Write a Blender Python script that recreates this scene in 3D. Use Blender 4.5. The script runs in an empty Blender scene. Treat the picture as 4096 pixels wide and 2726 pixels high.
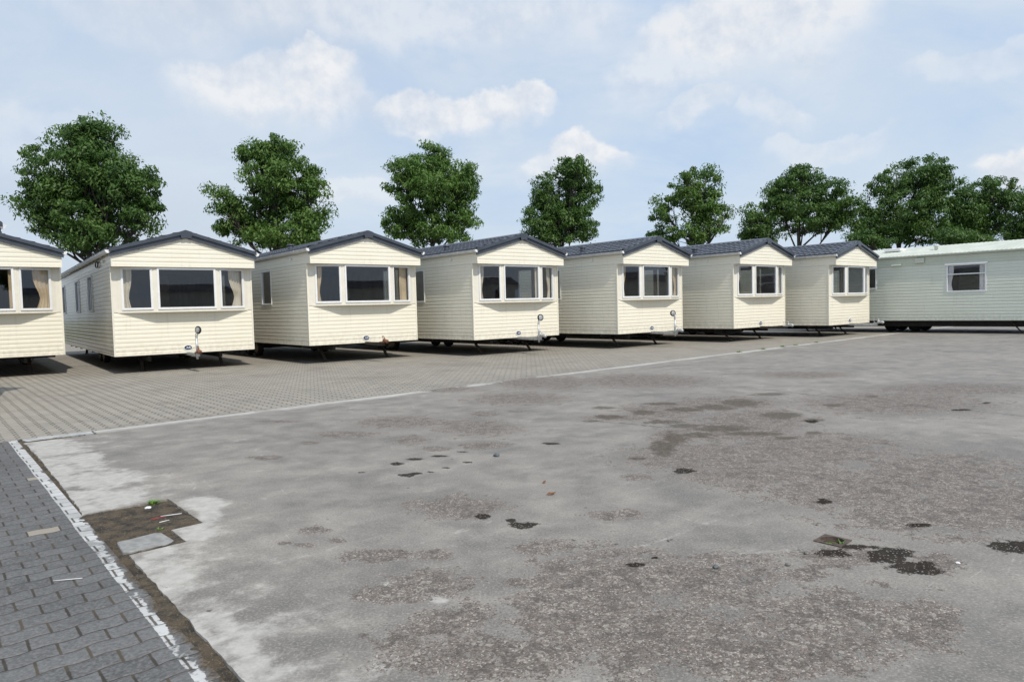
import bpy, bmesh, math, random
import numpy as np
from mathutils import Vector, Matrix
R = math.radians
scene = bpy.context.scene
COL = scene.collection
H = 1.541            # eye height
FPX = 2787.7         # focal length in pixels of a 4096 px wide picture
PITCH, ROLL = R(2.772), R(-1.459)

# ---------------------------------------------------------------- camera
cam = bpy.data.cameras.new('camera'); camo = bpy.data.objects.new('camera', cam); COL.objects.link(camo)
cam.sensor_width = 36; cam.lens = FPX/4096*36; cam.clip_start = .05; cam.clip_end = 3000
_F = Vector((0, math.cos(PITCH), -math.sin(PITCH))); _U = Vector((0, math.sin(PITCH), math.cos(PITCH))); _R = Vector((1, 0, 0))
_X = _R*math.cos(ROLL)+_U*math.sin(ROLL); _Y = -_R*math.sin(ROLL)+_U*math.cos(ROLL)
M = Matrix((_X, _Y, -_F)).transposed().to_4x4(); M.translation = (0, 0, H)
camo.matrix_world = M
scene.camera = camo
scene.view_settings.view_transform = 'Standard'; scene.view_settings.look = 'None'
scene.view_settings.exposure = 0.0; scene.view_settings.gamma = 1
def ray(px, py):     # photo measured on a 2356 px wide copy -> world direction
    s = 4096/2356
    return _X*(px*s-2048)+_Y*(1363-py*s)+_F*FPX
def at(px, py, Y):
    d = ray(px, py); return Vector((0, 0, H))+d*(Y/d.y)

# ---------------------------------------------------------------- node helpers
class E:
    """tiny expression builder over shader math nodes"""
    def __init__(s, nt, sock): s.nt, s.s = nt, sock
    def _op(s, op, *a, clamp=False):
        n = s.nt.nodes.new('ShaderNodeMath'); n.operation = op; n.use_clamp = clamp
        for i, v in enumerate((s,)+a):
            if isinstance(v, E): s.nt.links.new(v.s, n.inputs[i])
            else: n.inputs[i].default_value = v
        return E(s.nt, n.outputs[0])
    def __add__(s, o): return s._op('ADD', o)
    __radd__ = __add__
    def __sub__(s, o): return s._op('SUBTRACT', o)
    def __rsub__(s, o): return (s*-1)+o
    def __mul__(s, o): return s._op('MULTIPLY', o)
    __rmul__ = __mul__
    def __truediv__(s, o): return s._op('DIVIDE', o)
    def floor(s): return s._op('FLOOR')
    def fract(s): return s._op('FRACT')
    def mod(s, o): return s._op('FLOORED_MODULO', o)
    def abs(s): return s._op('ABSOLUTE')
    def sin(s): return s._op('SINE')
    def sqrt(s): return s._op('SQRT')
    def min(s, o): return s._op('MINIMUM', o)
    def max(s, o): return s._op('MAXIMUM', o)
    def lt(s, o): return s._op('LESS_THAN', o)
    def gt(s, o): return s._op('GREATER_THAN', o)
    def clamp(s): return s._op('ADD', 0.0, clamp=True)
    def step(s, a, b):
        n = s.nt.nodes.new('ShaderNodeMapRange'); n.interpolation_type = 'SMOOTHSTEP'
        s.nt.links.new(s.s, n.inputs[0]); n.inputs[1].default_value = a; n.inputs[2].default_value = b
        return E(s.nt, n.outputs[0])
def combine(nt, x, y, z):
    n = nt.nodes.new('ShaderNodeCombineXYZ')
    for i, v in enumerate((x, y, z)):
        if isinstance(v, E): nt.links.new(v.s, n.inputs[i])
        else: n.inputs[i].default_value = v
    return n.outputs[0]
def sep(nt, sock):
    n = nt.nodes.new('ShaderNodeSeparateXYZ'); nt.links.new(sock, n.inputs[0]); return [E(nt, o) for o in n.outputs]
def noise(nt, vec, scale, detail=3, rough=.55, out='Fac', dist=0):
    n = nt.nodes.new('ShaderNodeTexNoise'); n.inputs['Scale'].default_value = scale; n.inputs['Detail'].default_value = detail
    n.inputs['Roughness'].default_value = rough; n.inputs['Distortion'].default_value = dist
    nt.links.new(vec, n.inputs['Vector']); return E(nt, n.outputs[out])
def voro(nt, vec, scale, feature='F1', out='Distance', rand=1):
    n = nt.nodes.new('ShaderNodeTexVoronoi'); n.feature = feature; n.inputs['Scale'].default_value = scale
    n.inputs['Randomness'].default_value = rand
    nt.links.new(vec, n.inputs['Vector']); return E(nt, n.outputs[out])
def col(nt, c):
    n = nt.nodes.new('ShaderNodeRGB'); n.outputs[0].default_value = (*c, 1); return n.outputs[0]
def mix(nt, f, a, b, mode='MIX'):
    n = nt.nodes.new('ShaderNodeMix'); n.data_type = 'RGBA'; n.blend_type = mode
    for i, v in ((0, f), (6, a), (7, b)):
        if isinstance(v, E): nt.links.new(v.s, n.inputs[i])
        elif isinstance(v, (int, float)): n.inputs[i].default_value = v
        elif isinstance(v, tuple): n.inputs[i].default_value = (*v, 1)
        else: nt.links.new(v, n.inputs[i])
    return n.outputs[2]
def attr(nt, name):
    n = nt.nodes.new('ShaderNodeAttribute'); n.attribute_name = name; return n
def material(name):
    m = bpy.data.materials.new(name); m.use_nodes = True; nt = m.node_tree
    b = nt.nodes['Principled BSDF']; tc = nt.nodes.new('ShaderNodeTexCoord')
    return m, nt, b, tc
def bump(nt, b, h, strength=.5, dist=.01):
    n = nt.nodes.new('ShaderNodeBump'); n.inputs['Strength'].default_value = strength; n.inputs['Distance'].default_value = dist
    nt.links.new(h.s if isinstance(h, E) else h, n.inputs['Height']); nt.links.new(n.outputs[0], b.inputs['Normal'])
def simple(name, c, rough=.5, metal=0, var=.12, scale=6, spec=.5, bmp=0, coat=0):
    m, nt, b, tc = material(name)
    v = noise(nt, tc.outputs['Object'], scale, 4)
    nt.links.new(mix(nt, v.step(.3, .7), tuple(x*(1-var) for x in c), tuple(min(1, x*(1+var)) for x in c)), b.inputs['Base Color'])
    b.inputs['Roughness'].default_value = rough; b.inputs['Metallic'].default_value = metal
    b.inputs['Specular IOR Level'].default_value = spec
    if coat: b.inputs['Coat Weight'].default_value = coat; b.inputs['Coat Roughness'].default_value = .05
    if bmp: bump(nt, b, noise(nt, tc.outputs['Object'], scale*8, 3), bmp, .004)
    return m

# ---------------------------------------------------------------- sky and sun
SUN_EL, SUN_AZ = R(49), R(148.0)          # azimuth clockwise from +Y
w = bpy.data.worlds.new('World'); scene.world = w; w.use_nodes = True
nt = w.node_tree; nt.nodes.clear()
out = nt.nodes.new('ShaderNodeOutputWorld'); bg = nt.nodes.new('ShaderNodeBackground'); nt.links.new(bg.outputs[0], out.inputs[0])
sky = nt.nodes.new('ShaderNodeTexSky'); sky.sky_type = 'NISHITA'; sky.sun_disc = False
sky.sun_elevation = SUN_EL; sky.sun_rotation = SUN_AZ; sky.air_density = 1.0; sky.dust_density = 1.5; sky.ozone_density = 1.2
bg.inputs[1].default_value = 0.1
tc = nt.nodes.new('ShaderNodeTexCoord'); D = tc.outputs['Generated']
dx, dy, dz = sep(nt, D)
az = dx._op('ARCTAN2', dy); el = dz._op('ARCSINE')
elp = el.max(0.0)+.16                       # flatten cloud cells towards the horizon
cv = combine(nt, dx/(dz.max(0)+.32), dy/(dz.max(0)+.32), dz*.6)
wn = noise(nt, cv, 2.0, 2, .5, 'Color')
n1 = noise(nt, cv, 1.6, 7, .58); n2 = noise(nt, cv, 5.5, 7, .62); n3 = noise(nt, D, 22, 6, .6)
m1 = noise(nt, D, 6, 2, .5); m2 = noise(nt, D, 15, 5, .6); m3 = noise(nt, combine(nt, dx+3.1, dy, dz), 17, 5, .6)
wob = (m1-.5)*.12+(m2-.5)*.075
wob2 = (noise(nt, combine(nt, dx+1.7, dy, dz), 7, 2)-.5)*.08+(m3-.5)*.06
# cloud banks of this sky: azimuth, elevation, half width, half height (radians), weight
CL = []
def cb(x, y, rx, ry, wgt):
    d = ray(x, y).normalized(); CL.append((math.atan2(d.x, d.y), math.asin(d.z), rx*1.7386/FPX*1.10, ry*1.7386/FPX*1.22, wgt))
cb(640, 235, 190, 75, .9); cb(740, 170, 85, 55, 1.0); cb(540, 205, 80, 40, .7)
cb(1040, 265, 190, 42, .95); cb(1200, 245, 75, 32, .9); cb(960, 285, 110, 25, .6)
cb(1345, 355, 105, 42, 1.0); cb(1290, 390, 100, 45, .7); cb(1700, 110, 240, 85, .85); cb(1850, 70, 90, 60, .7); cb(1600, 170, 200, 55, .55)
cb(2350, 395, 80, 38, 1.0); cb(1600, 265, 90, 30, .5); cb(1800, 280, 80, 35, .45); cb(2250, 160, 160, 30, .35); cb(60, 350, 150, 60, .3)
cb(820, 470, 90, 30, .45); cb(1900, 350, 120, 30, .4); cb(1000, 60, 420, 70, .55); cb(300, 60, 200, 60, .35)
dens = None
for a0, e0, ra, re, wg in CL:
    u = (az+wob-a0)/ra; v = (el+wob2-e0)/re
    vb = v.max(v*-1.25); soft = (v*-.9+.45).clamp()*1.1+.30      # crisp tops, soft flat bottoms
    g = (((1-(u*u+vb*vb).sqrt())+.20)/soft).clamp(); g = g*g*(3-g*2)*wg
    dens = g if dens is None else dens.max(g)
veil = n1.step(.30, .72)
haze = (1-el.max(0)/.55).clamp()
grey = noise(nt, cv, 1.1, 4, .5).step(.42, .62)
left = (az*-1.6+.25).clamp()
base = mix(nt, veil*.60+.12, (.40, .59, .88), (.77, .83, .895))
wisp = noise(nt, combine(nt, dx/(dz.max(0)+.45)*.8, dy/(dz.max(0)+.45)*1.6, dz), 2.6, 7, .6, dist=.4).step(.44, .68)
base = mix(nt, wisp*.5, base, (.83, .87, .915))
base = mix(nt, haze*.5, base, (.72, .82, .90))
base = mix(nt, left*(grey*.7+.3)*.8, base, (.62, .69, .79))
m4 = noise(nt, D, 8, 6, .6)
lit = (m2-noise(nt, combine(nt, dx-.006, dy, dz-.012), 15, 5, .6))*4+(m4-noise(nt, combine(nt, dx-.015, dy, dz-.03), 8, 6, .6))*3.5+.62
cloud = mix(nt, lit.clamp(), (.72, .775, .865), (.94, .945, .955))
final = mix(nt, dens.clamp(), base, cloud)
# the Nishita sky tints the clear parts
skyc = mix(nt, 1.0, final, (10., 10., 10.), 'MULTIPLY')
fin = mix(nt, .10, skyc, sky.outputs[0])
nt.links.new(fin, bg.inputs[0])
sun = bpy.data.lights.new('sun', 'SUN'); sun.energy = 3.35; sun.angle = R(.6); sun.color = (1, .93, .82)
so = bpy.data.objects.new('sun', sun); COL.objects.link(so)
sd = Vector((math.sin(SUN_AZ)*math.cos(SUN_EL), math.cos(SUN_AZ)*math.cos(SUN_EL), math.sin(SUN_EL)))
so.rotation_euler = sd.to_track_quat('Z', 'Y').to_euler(); so.location = (10, -10, 20)

# ---------------------------------------------------------------- mesh helpers
class MB:
    def __init__(s): s.v = []; s.f = []; s.T = None; s.mi = []; s.m = 0; s.sm = []; s.smooth = False
    def P(s, p): s.v.append(tuple(s.T(*p)) if s.T else tuple(p)); return len(s.v)-1
    def F(s, *i): s.f.append(i); s.mi.append(s.m); s.sm.append(s.smooth)
    def quad(s, a, b, c, d): s.F(*[s.P(p) for p in (a, b, c, d)])
    def box(s, a, b):
        x0, y0, z0 = a; x1, y1, z1 = b
        i = [s.P(p) for p in ((x0, y0, z0), (x1, y0, z0), (x1, y1, z0), (x0, y1, z0), (x0, y0, z1), (x1, y0, z1), (x1, y1, z1), (x0, y1, z1))]
        for q in ((0, 3, 2, 1), (4, 5, 6, 7), (0, 1, 5, 4), (1, 2, 6, 5), (2, 3, 7, 6), (3, 0, 4, 7)): s.F(*[i[k] for k in q])
    def prism(s, pts, a, b):      # pts: list of 3D offsets forming a polygon, extruded from vector a to b
        n = len(pts); i0 = [s.P(Vector(p)+Vector(a)) for p in pts]; i1 = [s.P(Vector(p)+Vector(b)) for p in pts]
        s.F(*i0[::-1]); s.F(*i1)
        for k in range(n): s.F(i0[k], i0[(k+1) % n], i1[(k+1) % n], i1[k])
    def tube(s, pts, r, n=8, cap=True):
        pts = [Vector(p) for p in pts]; rs = r if isinstance(r, (list, tuple)) else [r]*len(pts)
        rings = []; up = Vector((.13, .21, .97))
        for k, p in enumerate(pts):
            d = (pts[min(k+1, len(pts)-1)]-pts[max(k-1, 0)])
            d = d.normalized() if d.length > 1e-9 else Vector((0, 0, 1))
            u = d.cross(up if abs(d.dot(up)) < .95 else Vector((1, 0, 0))).normalized(); v = d.cross(u)
            rings.append([s.P(p+(u*math.cos(2*math.pi*j/n)+v*math.sin(2*math.pi*j/n))*rs[k]) for j in range(n)])
        sm, s.smooth = s.smooth, True
        for a, b in zip(rings, rings[1:]):
            for j in range(n): s.F(a[j], a[(j+1) % n], b[(j+1) % n], b[j])
        s.smooth = sm
        if cap: s.F(*rings[0][::-1]); s.F(*rings[-1])
    def ring(s, c, ax, R0, r, n=24, m=8):   # torus
        c = Vector(c); ax = Vector(ax).normalized(); u = ax.orthogonal().normalized(); v = ax.cross(u); rr = []
        for k in range(n):
            d = u*math.cos(2*math.pi*k/n)+v*math.sin(2*math.pi*k/n)
            rr.append([s.P(c+d*(R0+r*math.cos(2*math.pi*j/m))+ax*r*math.sin(2*math.pi*j/m)) for j in range(m)])
        sm, s.smooth = s.smooth, True
        for k in range(n):
            for j in range(m): s.F(rr[k][j], rr[k][(j+1) % m], rr[(k+1) % n][(j+1) % m], rr[(k+1) % n][j])
        s.smooth = sm
    def disc(s, c, ax, prof, n=20):         # lathe: prof = [(radius, height)]
        c = Vector(c); ax = Vector(ax).normalized(); u = ax.orthogonal().normalized(); v = ax.cross(u)
        rings = [[s.P(c+(u*math.cos(2*math.pi*k/n)+v*math.sin(2*math.pi*k/n))*r+ax*h) for k in range(n)] for r, h in prof]
        sm, s.smooth = s.smooth, True
        for a, b in zip(rings, rings[1:]):
            for j in range(n): s.F(a[j], a[(j+1) % n], b[(j+1) % n], b[j])
        s.smooth = sm
        s.F(*rings[0][::-1]); s.F(*rings[-1])
    def build(s, name, mats, parent=None, bevel=0):
        me = bpy.data.meshes.new(name); me.from_pydata(s.v, [], s.f); me.update()
        for m in (mats if isinstance(mats, (list, tuple)) else [mats]): me.materials.append(m)
        me.polygons.foreach_set('material_index', s.mi); me.polygons.foreach_set('use_smooth', s.sm)
        bm = bmesh.new(); bm.from_mesh(me); bmesh.ops.recalc_face_normals(bm, faces=bm.faces[:]) if bevel >= 0 else None
        if bevel > 0: bmesh.ops.bevel(bm, geom=bm.edges[:], offset=bevel, segments=1, affect='EDGES', clamp_overlap=True)
        bm.to_mesh(me); bm.free()
        o = bpy.data.objects.new(name, me); COL.objects.link(o)
        if parent: o.parent = parent
        return o
def mesh_np(name, v, f, mat, parent=None, smooth=False):
    me = bpy.data.meshes.new(name); nv, nf, k = len(v), len(f), f.shape[1]
    me.vertices.add(nv); me.vertices.foreach_set('co', np.asarray(v, 'f').ravel())
    me.loops.add(nf*k); me.loops.foreach_set('vertex_index', np.asarray(f, 'i').ravel())
    me.polygons.add(nf); me.polygons.foreach_set('loop_start', np.arange(0, nf*k, k, dtype='i')); me.polygons.foreach_set('loop_total', np.full(nf, k, 'i'))
    me.polygons.foreach_set('use_smooth', np.full(nf, smooth)); me.update(calc_edges=True); me.materials.append(mat)
    o = bpy.data.objects.new(name, me); COL.objects.link(o)
    if parent: o.parent = parent
    return o
def tag(o, label=None, cat=None, group=None, kind=None):
    if label: o['label'] = label
    if cat: o['category'] = cat
    if group: o['group'] = group
    if kind: o['kind'] = kind
    return o
def empty(name, loc, rz=0, **k):
    o = bpy.data.objects.new(name, None); COL.objects.link(o); o.location = loc; o.rotation_euler = (0, 0, rz); o.empty_display_size = .3
    return tag(o, **k)
KIDS = {}
def copy_tree(o, parent=None):
    c = o.copy(); COL.objects.link(c); c.parent = parent
    for ch in list(o.children): copy_tree(ch, c)
    return c
# ---------------------------------------------------------------- ground frame
A1 = np.array([math.cos(R(42.86)), math.sin(R(42.86))])    # along the long concrete edge
A2 = np.array([math.cos(R(-49.5)), math.sin(R(-49.5))])    # along the white line
CO = np.array([-6.36, 8.90])                               # where the two edges meet
IM = np.linalg.inv(np.array([A1, A2]).T)
def W(i, j, z=0): p = CO+A1*i+A2*j; return (p[0], p[1], z)
def ij(P): return IM@(np.array(P[:2])-CO)
def frame_nodes(nt, tc):
    """world position -> (along long edge, along white line) as expressions"""
    x, y, z = sep(nt, tc.outputs['Object'])
    a, b, c, d = [float(t) for t in IM.ravel()]
    X, Y = x-float(CO[0]), y-float(CO[1])
    return X*a+Y*b, X*c+Y*d
AGG=[[1.78,7.79,0.24,-0.03,0.16,0.7],[1.41,9.45,0.46,-0.07,0.04,0.24],[2.15,9.93,0.53,-0.09,0.16,0.75],[3.22,10.56,0.76,-0.14,0.2,0.64],[3.09,8.93,0.64,-0.1,0.29,0.83],[2.67,8.07,0.59,-0.08,0.15,0.44],[2.1,6.96,0.84,-0.1,0.2,0.65],[3.0,7.17,0.89,-0.11,0.33,0.78],[2.21,6.15,0.66,-0.07,0.16,0.44],[2.78,5.63,0.71,-0.07,0.27,0.55],[3.66,5.99,0.66,-0.07,0.46,0.75],[3.02,4.93,0.58,-0.05,0.29,0.47],[3.66,5.12,0.35,-0.03,0.46,0.65],[5.62,10.18,1.13,-0.21,0.54,0.98],[7.36,11.5,1.12,-0.24,0.4,0.63],[5.99,14.28,0.75,-0.2,0.24,0.58],[2.59,13.97,1.09,-0.26,0.19,1.04],[0.99,13.97,0.4,-0.09,0.08,1.11],[0.74,5.04,0.19,-0.02,0.02,0.12],[0.5,3.86,0.34,-0.02,0.06,0.46],[0.98,3.86,0.45,-0.03,0.08,0.32],[0.7,3.12,0.55,-0.03,0.07,0.32],[0.31,3.45,0.3,-0.02,0.05,0.51],[1.47,3.28,0.47,-0.03,0.14,0.32],[1.93,3.24,0.14,-0.01,0.14,0.23],[1.01,2.95,0.42,-0.02,0.06,0.17],[1.91,4.12,0.21,-0.02,0.08,0.17],[2.44,3.98,0.12,-0.01,0.09,0.16],[1.61,3.85,0.13,-0.01,0.04,0.09],[1.09,6.16,0.11,-0.01,0.02,0.11],[-1.55,9.56,0.58,-0.09,-0.07,0.47],[-0.43,10.1,0.2,-0.03,-0.01,0.2],[-0.47,8.97,0.45,-0.07,-0.03,0.52],[-2.11,8.68,0.36,-0.05,-0.05,0.22],[-0.87,7.67,0.17,-0.02,-0.01,0.11],[-0.34,7.76,0.25,-0.03,-0.01,0.22],[-1.35,13.41,0.54,-0.12,-0.05,0.47],[0.41,14.29,0.7,-0.17,0.03,1.05],[0.09,11.73,0.7,-0.14,0.01,0.71],[-1.26,8.21,0.23,-0.03,-0.04,0.26],[-2.43,8.19,0.12,-0.02,-0.03,0.1],[-0.46,5.39,0.36,-0.03,-0.02,0.27],[-1.44,4.86,0.08,-0.01,-0.02,0.08],[-1.54,4.61,0.05,-0.0,-0.01,0.03],[-1.41,4.56,0.07,-0.01,-0.01,0.04],[-1.23,4.64,0.07,-0.01,-0.01,0.05],[0.04,10.29,0.14,-0.02,0.0,0.11],[-3.37,9.88,0.31,-0.05,-0.03,0.1],[-2.68,7.39,0.18,-0.02,-0.04,0.11],[-0.86,4.33,0.19,-0.01,-0.02,0.11],[-0.51,4.3,0.1,-0.01,-0.01,0.09],[-0.79,3.73,0.11,-0.01,-0.02,0.11],[-0.5,3.87,0.22,-0.01,-0.02,0.17],[-0.27,3.4,0.23,-0.01,-0.01,0.12],[-0.16,3.05,0.4,-0.02,-0.01,0.22],[0.04,3.83,0.15,-0.01,0.0,0.07],[0.14,4.4,0.17,-0.01,0.01,0.13],[0.17,3.43,0.12,-0.01,0.01,0.2],[-0.44,3.3,0.19,-0.01,-0.01,0.06],[-0.74,3.23,0.04,-0.0,-0.01,0.03],[-0.65,3.15,0.04,-0.0,-0.01,0.03],[-0.55,3.64,0.07,-0.0,-0.0,0.04],[0.25,4.02,0.11,-0.01,0.01,0.15]]
DRK=[[-1.2,6.95,0.08,-0.01,-0.02,0.1],[-1.04,7.14,0.12,-0.01,-0.01,0.06],[-0.8,7.26,0.1,-0.01,-0.01,0.06],[-1.02,6.44,0.08,-0.01,-0.01,0.08],[-0.93,6.5,0.08,-0.01,-0.01,0.05],[-0.82,6.55,0.05,-0.01,-0.0,0.03],[-0.58,7.45,0.08,-0.01,-0.0,0.04],[-0.25,5.09,0.07,-0.01,-0.0,0.08],[0.03,4.85,0.09,-0.01,0.0,0.07],[0.41,7.77,0.12,-0.02,0.0,0.07],[-0.47,6.93,0.08,-0.01,-0.0,0.03],[-0.67,6.71,0.05,-0.01,-0.0,0.03],[-1.48,6.61,0.04,-0.0,-0.01,0.03],[-0.05,4.99,0.04,-0.0,-0.0,0.05],[2.23,4.11,0.14,-0.01,0.09,0.17],[2.25,3.93,0.17,-0.01,0.06,0.1],[2.28,3.84,0.12,-0.01,0.03,0.05],[3.03,4.2,0.17,-0.01,0.09,0.13],[2.35,5.25,0.07,-0.01,0.04,0.09],[1.91,4.16,0.12,-0.01,0.03,0.07],[2.09,4.28,0.12,-0.01,0.02,0.05],[2.72,4.65,0.09,-0.01,0.03,0.05],[1.54,6.33,0.1,-0.01,0.03,0.12],[0.84,4.16,0.04,-0.0,0.01,0.04],[0.7,4.06,0.06,-0.0,0.01,0.04],[0.04,4.87,0.11,-0.01,0.0,0.09],[1.36,4.15,0.03,-0.0,0.01,0.02],[1.0,4.48,0.03,-0.0,0.01,0.03],[3.78,8.79,0.09,-0.01,0.05,0.12],[6.07,9.37,0.14,-0.02,0.06,0.09],[6.77,9.92,0.07,-0.01,0.07,0.1]]
LGT=[[-5.52,8.28,0.42,-0.05,-0.45,0.69],[-4.7,7.57,0.23,-0.03,-0.3,0.49],[-3.94,6.56,0.4,-0.04,-0.3,0.51],[-4.47,6.77,0.21,-0.02,-0.4,0.62],[-3.69,5.84,0.14,-0.01,-0.22,0.35],[-3.62,6.56,0.14,-0.01,-0.07,0.13],[-2.57,5.68,0.17,-0.02,-0.11,0.25],[-2.37,5.32,0.1,-0.01,-0.13,0.29],[-2.29,4.88,0.15,-0.01,-0.11,0.25],[-2.33,4.49,0.16,-0.01,-0.12,0.24],[-2.07,4.15,0.08,-0.01,-0.07,0.15],[-1.47,3.41,0.08,-0.0,-0.07,0.18],[-1.28,3.16,0.09,-0.0,-0.05,0.14],[-1.17,2.96,0.07,-0.0,-0.03,0.09],[-2.36,4.32,0.07,-0.0,-0.08,0.16],[-3.48,5.93,0.29,-0.03,-0.17,0.3],[-0.72,3.86,0.04,-0.0,-0.01,0.04],[-0.42,3.63,0.05,-0.0,-0.01,0.05],[-1.15,3.01,0.06,-0.0,-0.04,0.11]]
MOSS=[[1.58,7.4,0.14,-0.02,0.09,0.43],[1.83,7.92,0.14,-0.02,0.08,0.36],[1.96,9.02,0.25,-0.04,0.04,0.17],[2.15,8.66,0.21,-0.03,0.05,0.18],[1.32,9.54,0.22,-0.04,0.02,0.17],[1.02,9.22,0.11,-0.02,0.01,0.09],[1.83,9.85,0.18,-0.03,0.04,0.24],[2.28,10.66,0.29,-0.05,0.04,0.16],[2.49,10.03,0.27,-0.05,0.06,0.23],[2.93,10.13,0.3,-0.05,0.09,0.29],[3.45,10.55,0.31,-0.06,0.12,0.36],[4.21,11.45,0.27,-0.05,0.07,0.19],[2.5,8.45,0.36,-0.05,0.07,0.23],[2.76,8.05,0.31,-0.04,0.05,0.15],[3.02,7.74,0.15,-0.02,0.03,0.09],[3.81,8.85,0.13,-0.02,0.06,0.13],[3.6,9.31,0.27,-0.05,0.12,0.3],[1.21,6.89,0.11,-0.01,0.01,0.07],[4.66,10.08,0.15,-0.03,0.07,0.15],[2.13,8.07,0.2,-0.03,0.05,0.19],[5.64,10.88,0.09,-0.02,0.06,0.12],[3.45,8.02,0.1,-0.01,0.03,0.08],[5.7,9.85,0.17,-0.03,0.03,0.06],[1.35,10.41,0.19,-0.03,0.02,0.16]]

CRACKS = [(3.99, 12.83, 4.64, 11.62, .02), (4.64, 11.62, 5.77, 9.84, .03), (5.77, 9.84, 7.6, 7.0, .025), (1.0, 9.3, 1.9, 8.6, .03)]
def blob_field(P, L):
    f = np.full(len(P), -1.0)
    for cx, cy, ax, ay, bx, by in L:
        a = np.array([ax, ay]); b = np.array([bx, by])
        la, lb = np.hypot(*a), np.hypot(*b)
        b = b*max(1, .035/max(lb, 1e-3)) if lb < .035 else b
        m = np.array([a, b]).T
        if abs(np.linalg.det(m)) < 1e-6: continue
        q = (P-[cx, cy])@np.linalg.inv(m).T
        f = np.maximum(f, 1-np.hypot(q[:, 0], q[:, 1]))
    return f

# concrete
m, nt, b, tc = material('worn concrete'); OB = tc.outputs['Object']
I, J = frame_nodes(nt, tc)
fA, fD, fL = [E(nt, attr(nt, n).outputs['Fac']) for n in ('agg', 'dark', 'light')]
nb = noise(nt, OB, .55, 5, .6); nm = noise(nt, OB, 2.6, 6, .62); nf = noise(nt, OB, 11, 6, .65); nff = noise(nt, OB, 70, 3, .6)
base = mix(nt, (nb*.45+nm*.55).step(.34, .66), (.145, .136, .125), (.305, .279, .246))
base = mix(nt, noise(nt, OB, 1.1, 3).step(.5, .7)*.5, base, (.178, .162, .152))
# smooth trowelled streaks and tyre scuffs running along the yard
st = noise(nt, combine(nt, I*.35, J*3.2, 0), 1.6, 5, .6)
base = mix(nt, st.step(.52, .72)*.35, base, (.31, .292, .268))
base = mix(nt, nff.step(.48, .72)*.5, base, (.42, .40, .37))
base = mix(nt, (1-nff.step(.28, .45))*.5, base, (.09, .085, .08))
base = mix(nt, noise(nt, OB, 28, 4, .7).step(.52, .72)*.45, base, (.12, .11, .10))
sc = noise(nt, combine(nt, I*.22+J*.05, J*2.1-I*.12, 0), 1.5, 2, .4)
sc2 = noise(nt, combine(nt, J*.2+I*.1, I*1.7, 3.3), 1.3, 2, .4)
scm = (1-(sc-.5).abs().step(.0, .007)).max(1-(sc2-.5).abs().step(.0, .004))*nf.step(.45, .6)*nm.step(.42, .58)
base = mix(nt, scm*.55, base, (.46, .44, .41))
# pale laitance near the left edges
lm = (fL.max((.22-I)*.9)+(nf-.5)*1.1+(nm-.5)*2.6+(st-.5)*1.2).step(-.35, .45)
lm = lm*(nff*.5+.75).clamp()
base = mix(nt, lm*.74, base, mix(nt, nf.step(.3, .7), (.40, .385, .355), (.55, .53, .495)))
edge = (1-((J-.36).abs()*1.0+(nf-.5)*.25+(nm-.5)*.3).step(.02, .17))
edge2 = (1-(J+(nf-.5)*.22+(nm-.5)*.45+(nb-.5)*.9).step(.06, .36))
base = mix(nt, edge2*.8, base, (.54, .53, .50))
# scaled areas with exposed aggregate
nw = noise(nt, OB, 5.2, 5, .6)
am = (fA+(nm-.5)*1.9+(nw-.5)*1.3+(nf-.5)*.9+(nff-.5)*.35).step(-.16, .26)
stray = (nf*.5+nw*.3+nm*.2+(nb-.5)*.45).step(.60, .68)
am = am.max(stray*.7)
dens_ = (fA+(nm-.5)*2.0+(nw-.5)*1.6).step(-.75, .55)*.78+.05
vo = nt.nodes.new('ShaderNodeTexVoronoi'); vo.inputs['Scale'].default_value = 130; nt.links.new(OB, vo.inputs['Vector'])
vc = sep(nt, vo.outputs['Color']); vd = E(nt, vo.outputs['Distance'])
vo2 = nt.nodes.new('ShaderNodeTexVoronoi'); vo2.inputs['Scale'].default_value = 56; nt.links.new(OB, vo2.inputs['Vector'])
vc2 = sep(nt, vo2.outputs['Color'])
ag = mix(nt, vc[0].step(.1, .95), (.080, .064, .054), (.245, .206, .176))
ag = mix(nt, (noise(nt, OB, 34, 3, .6)).step(.42, .60)*.4, ag, (.22, .198, .175))
ag = mix(nt, vc[1].gt(.92)*.75, ag, (.50, .47, .43))
ag = mix(nt, vc[2].gt(.90)*.5, ag, (.21, .14, .115))
ag = mix(nt, vc2[0].step(.5, 1.0)*.6, ag, (.075, .065, .055))
ag = mix(nt, vc2[1].gt(.9)*.6, ag, (.38, .35, .31))
vo3 = nt.nodes.new('ShaderNodeTexVoronoi'); vo3.inputs['Scale'].default_value = 27; nt.links.new(OB, vo3.inputs['Vector']); vc3 = sep(nt, vo3.outputs['Color'])
n26 = noise(nt, OB, 26, 4, .65)
pits = (dens_-(vc2[0]*.55+vc3[1]*.25+n26*.5-.16)).step(-.03, .07)
finep = (dens_*.9-(vc[1]*.8+n26*.45-.1)).step(-.02, .05)
amk = pits.max(finep*.75)*.95
ag = mix(nt, (noise(nt, OB, 7, 5, .65)).step(.46, .62)*.55, ag, (.062, .053, .045))
c1 = mix(nt, amk, base, ag)
rim = pits*(1-pits)*3.2
c1 = mix(nt, rim.clamp()*.22, c1, (.38, .365, .34))
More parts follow.
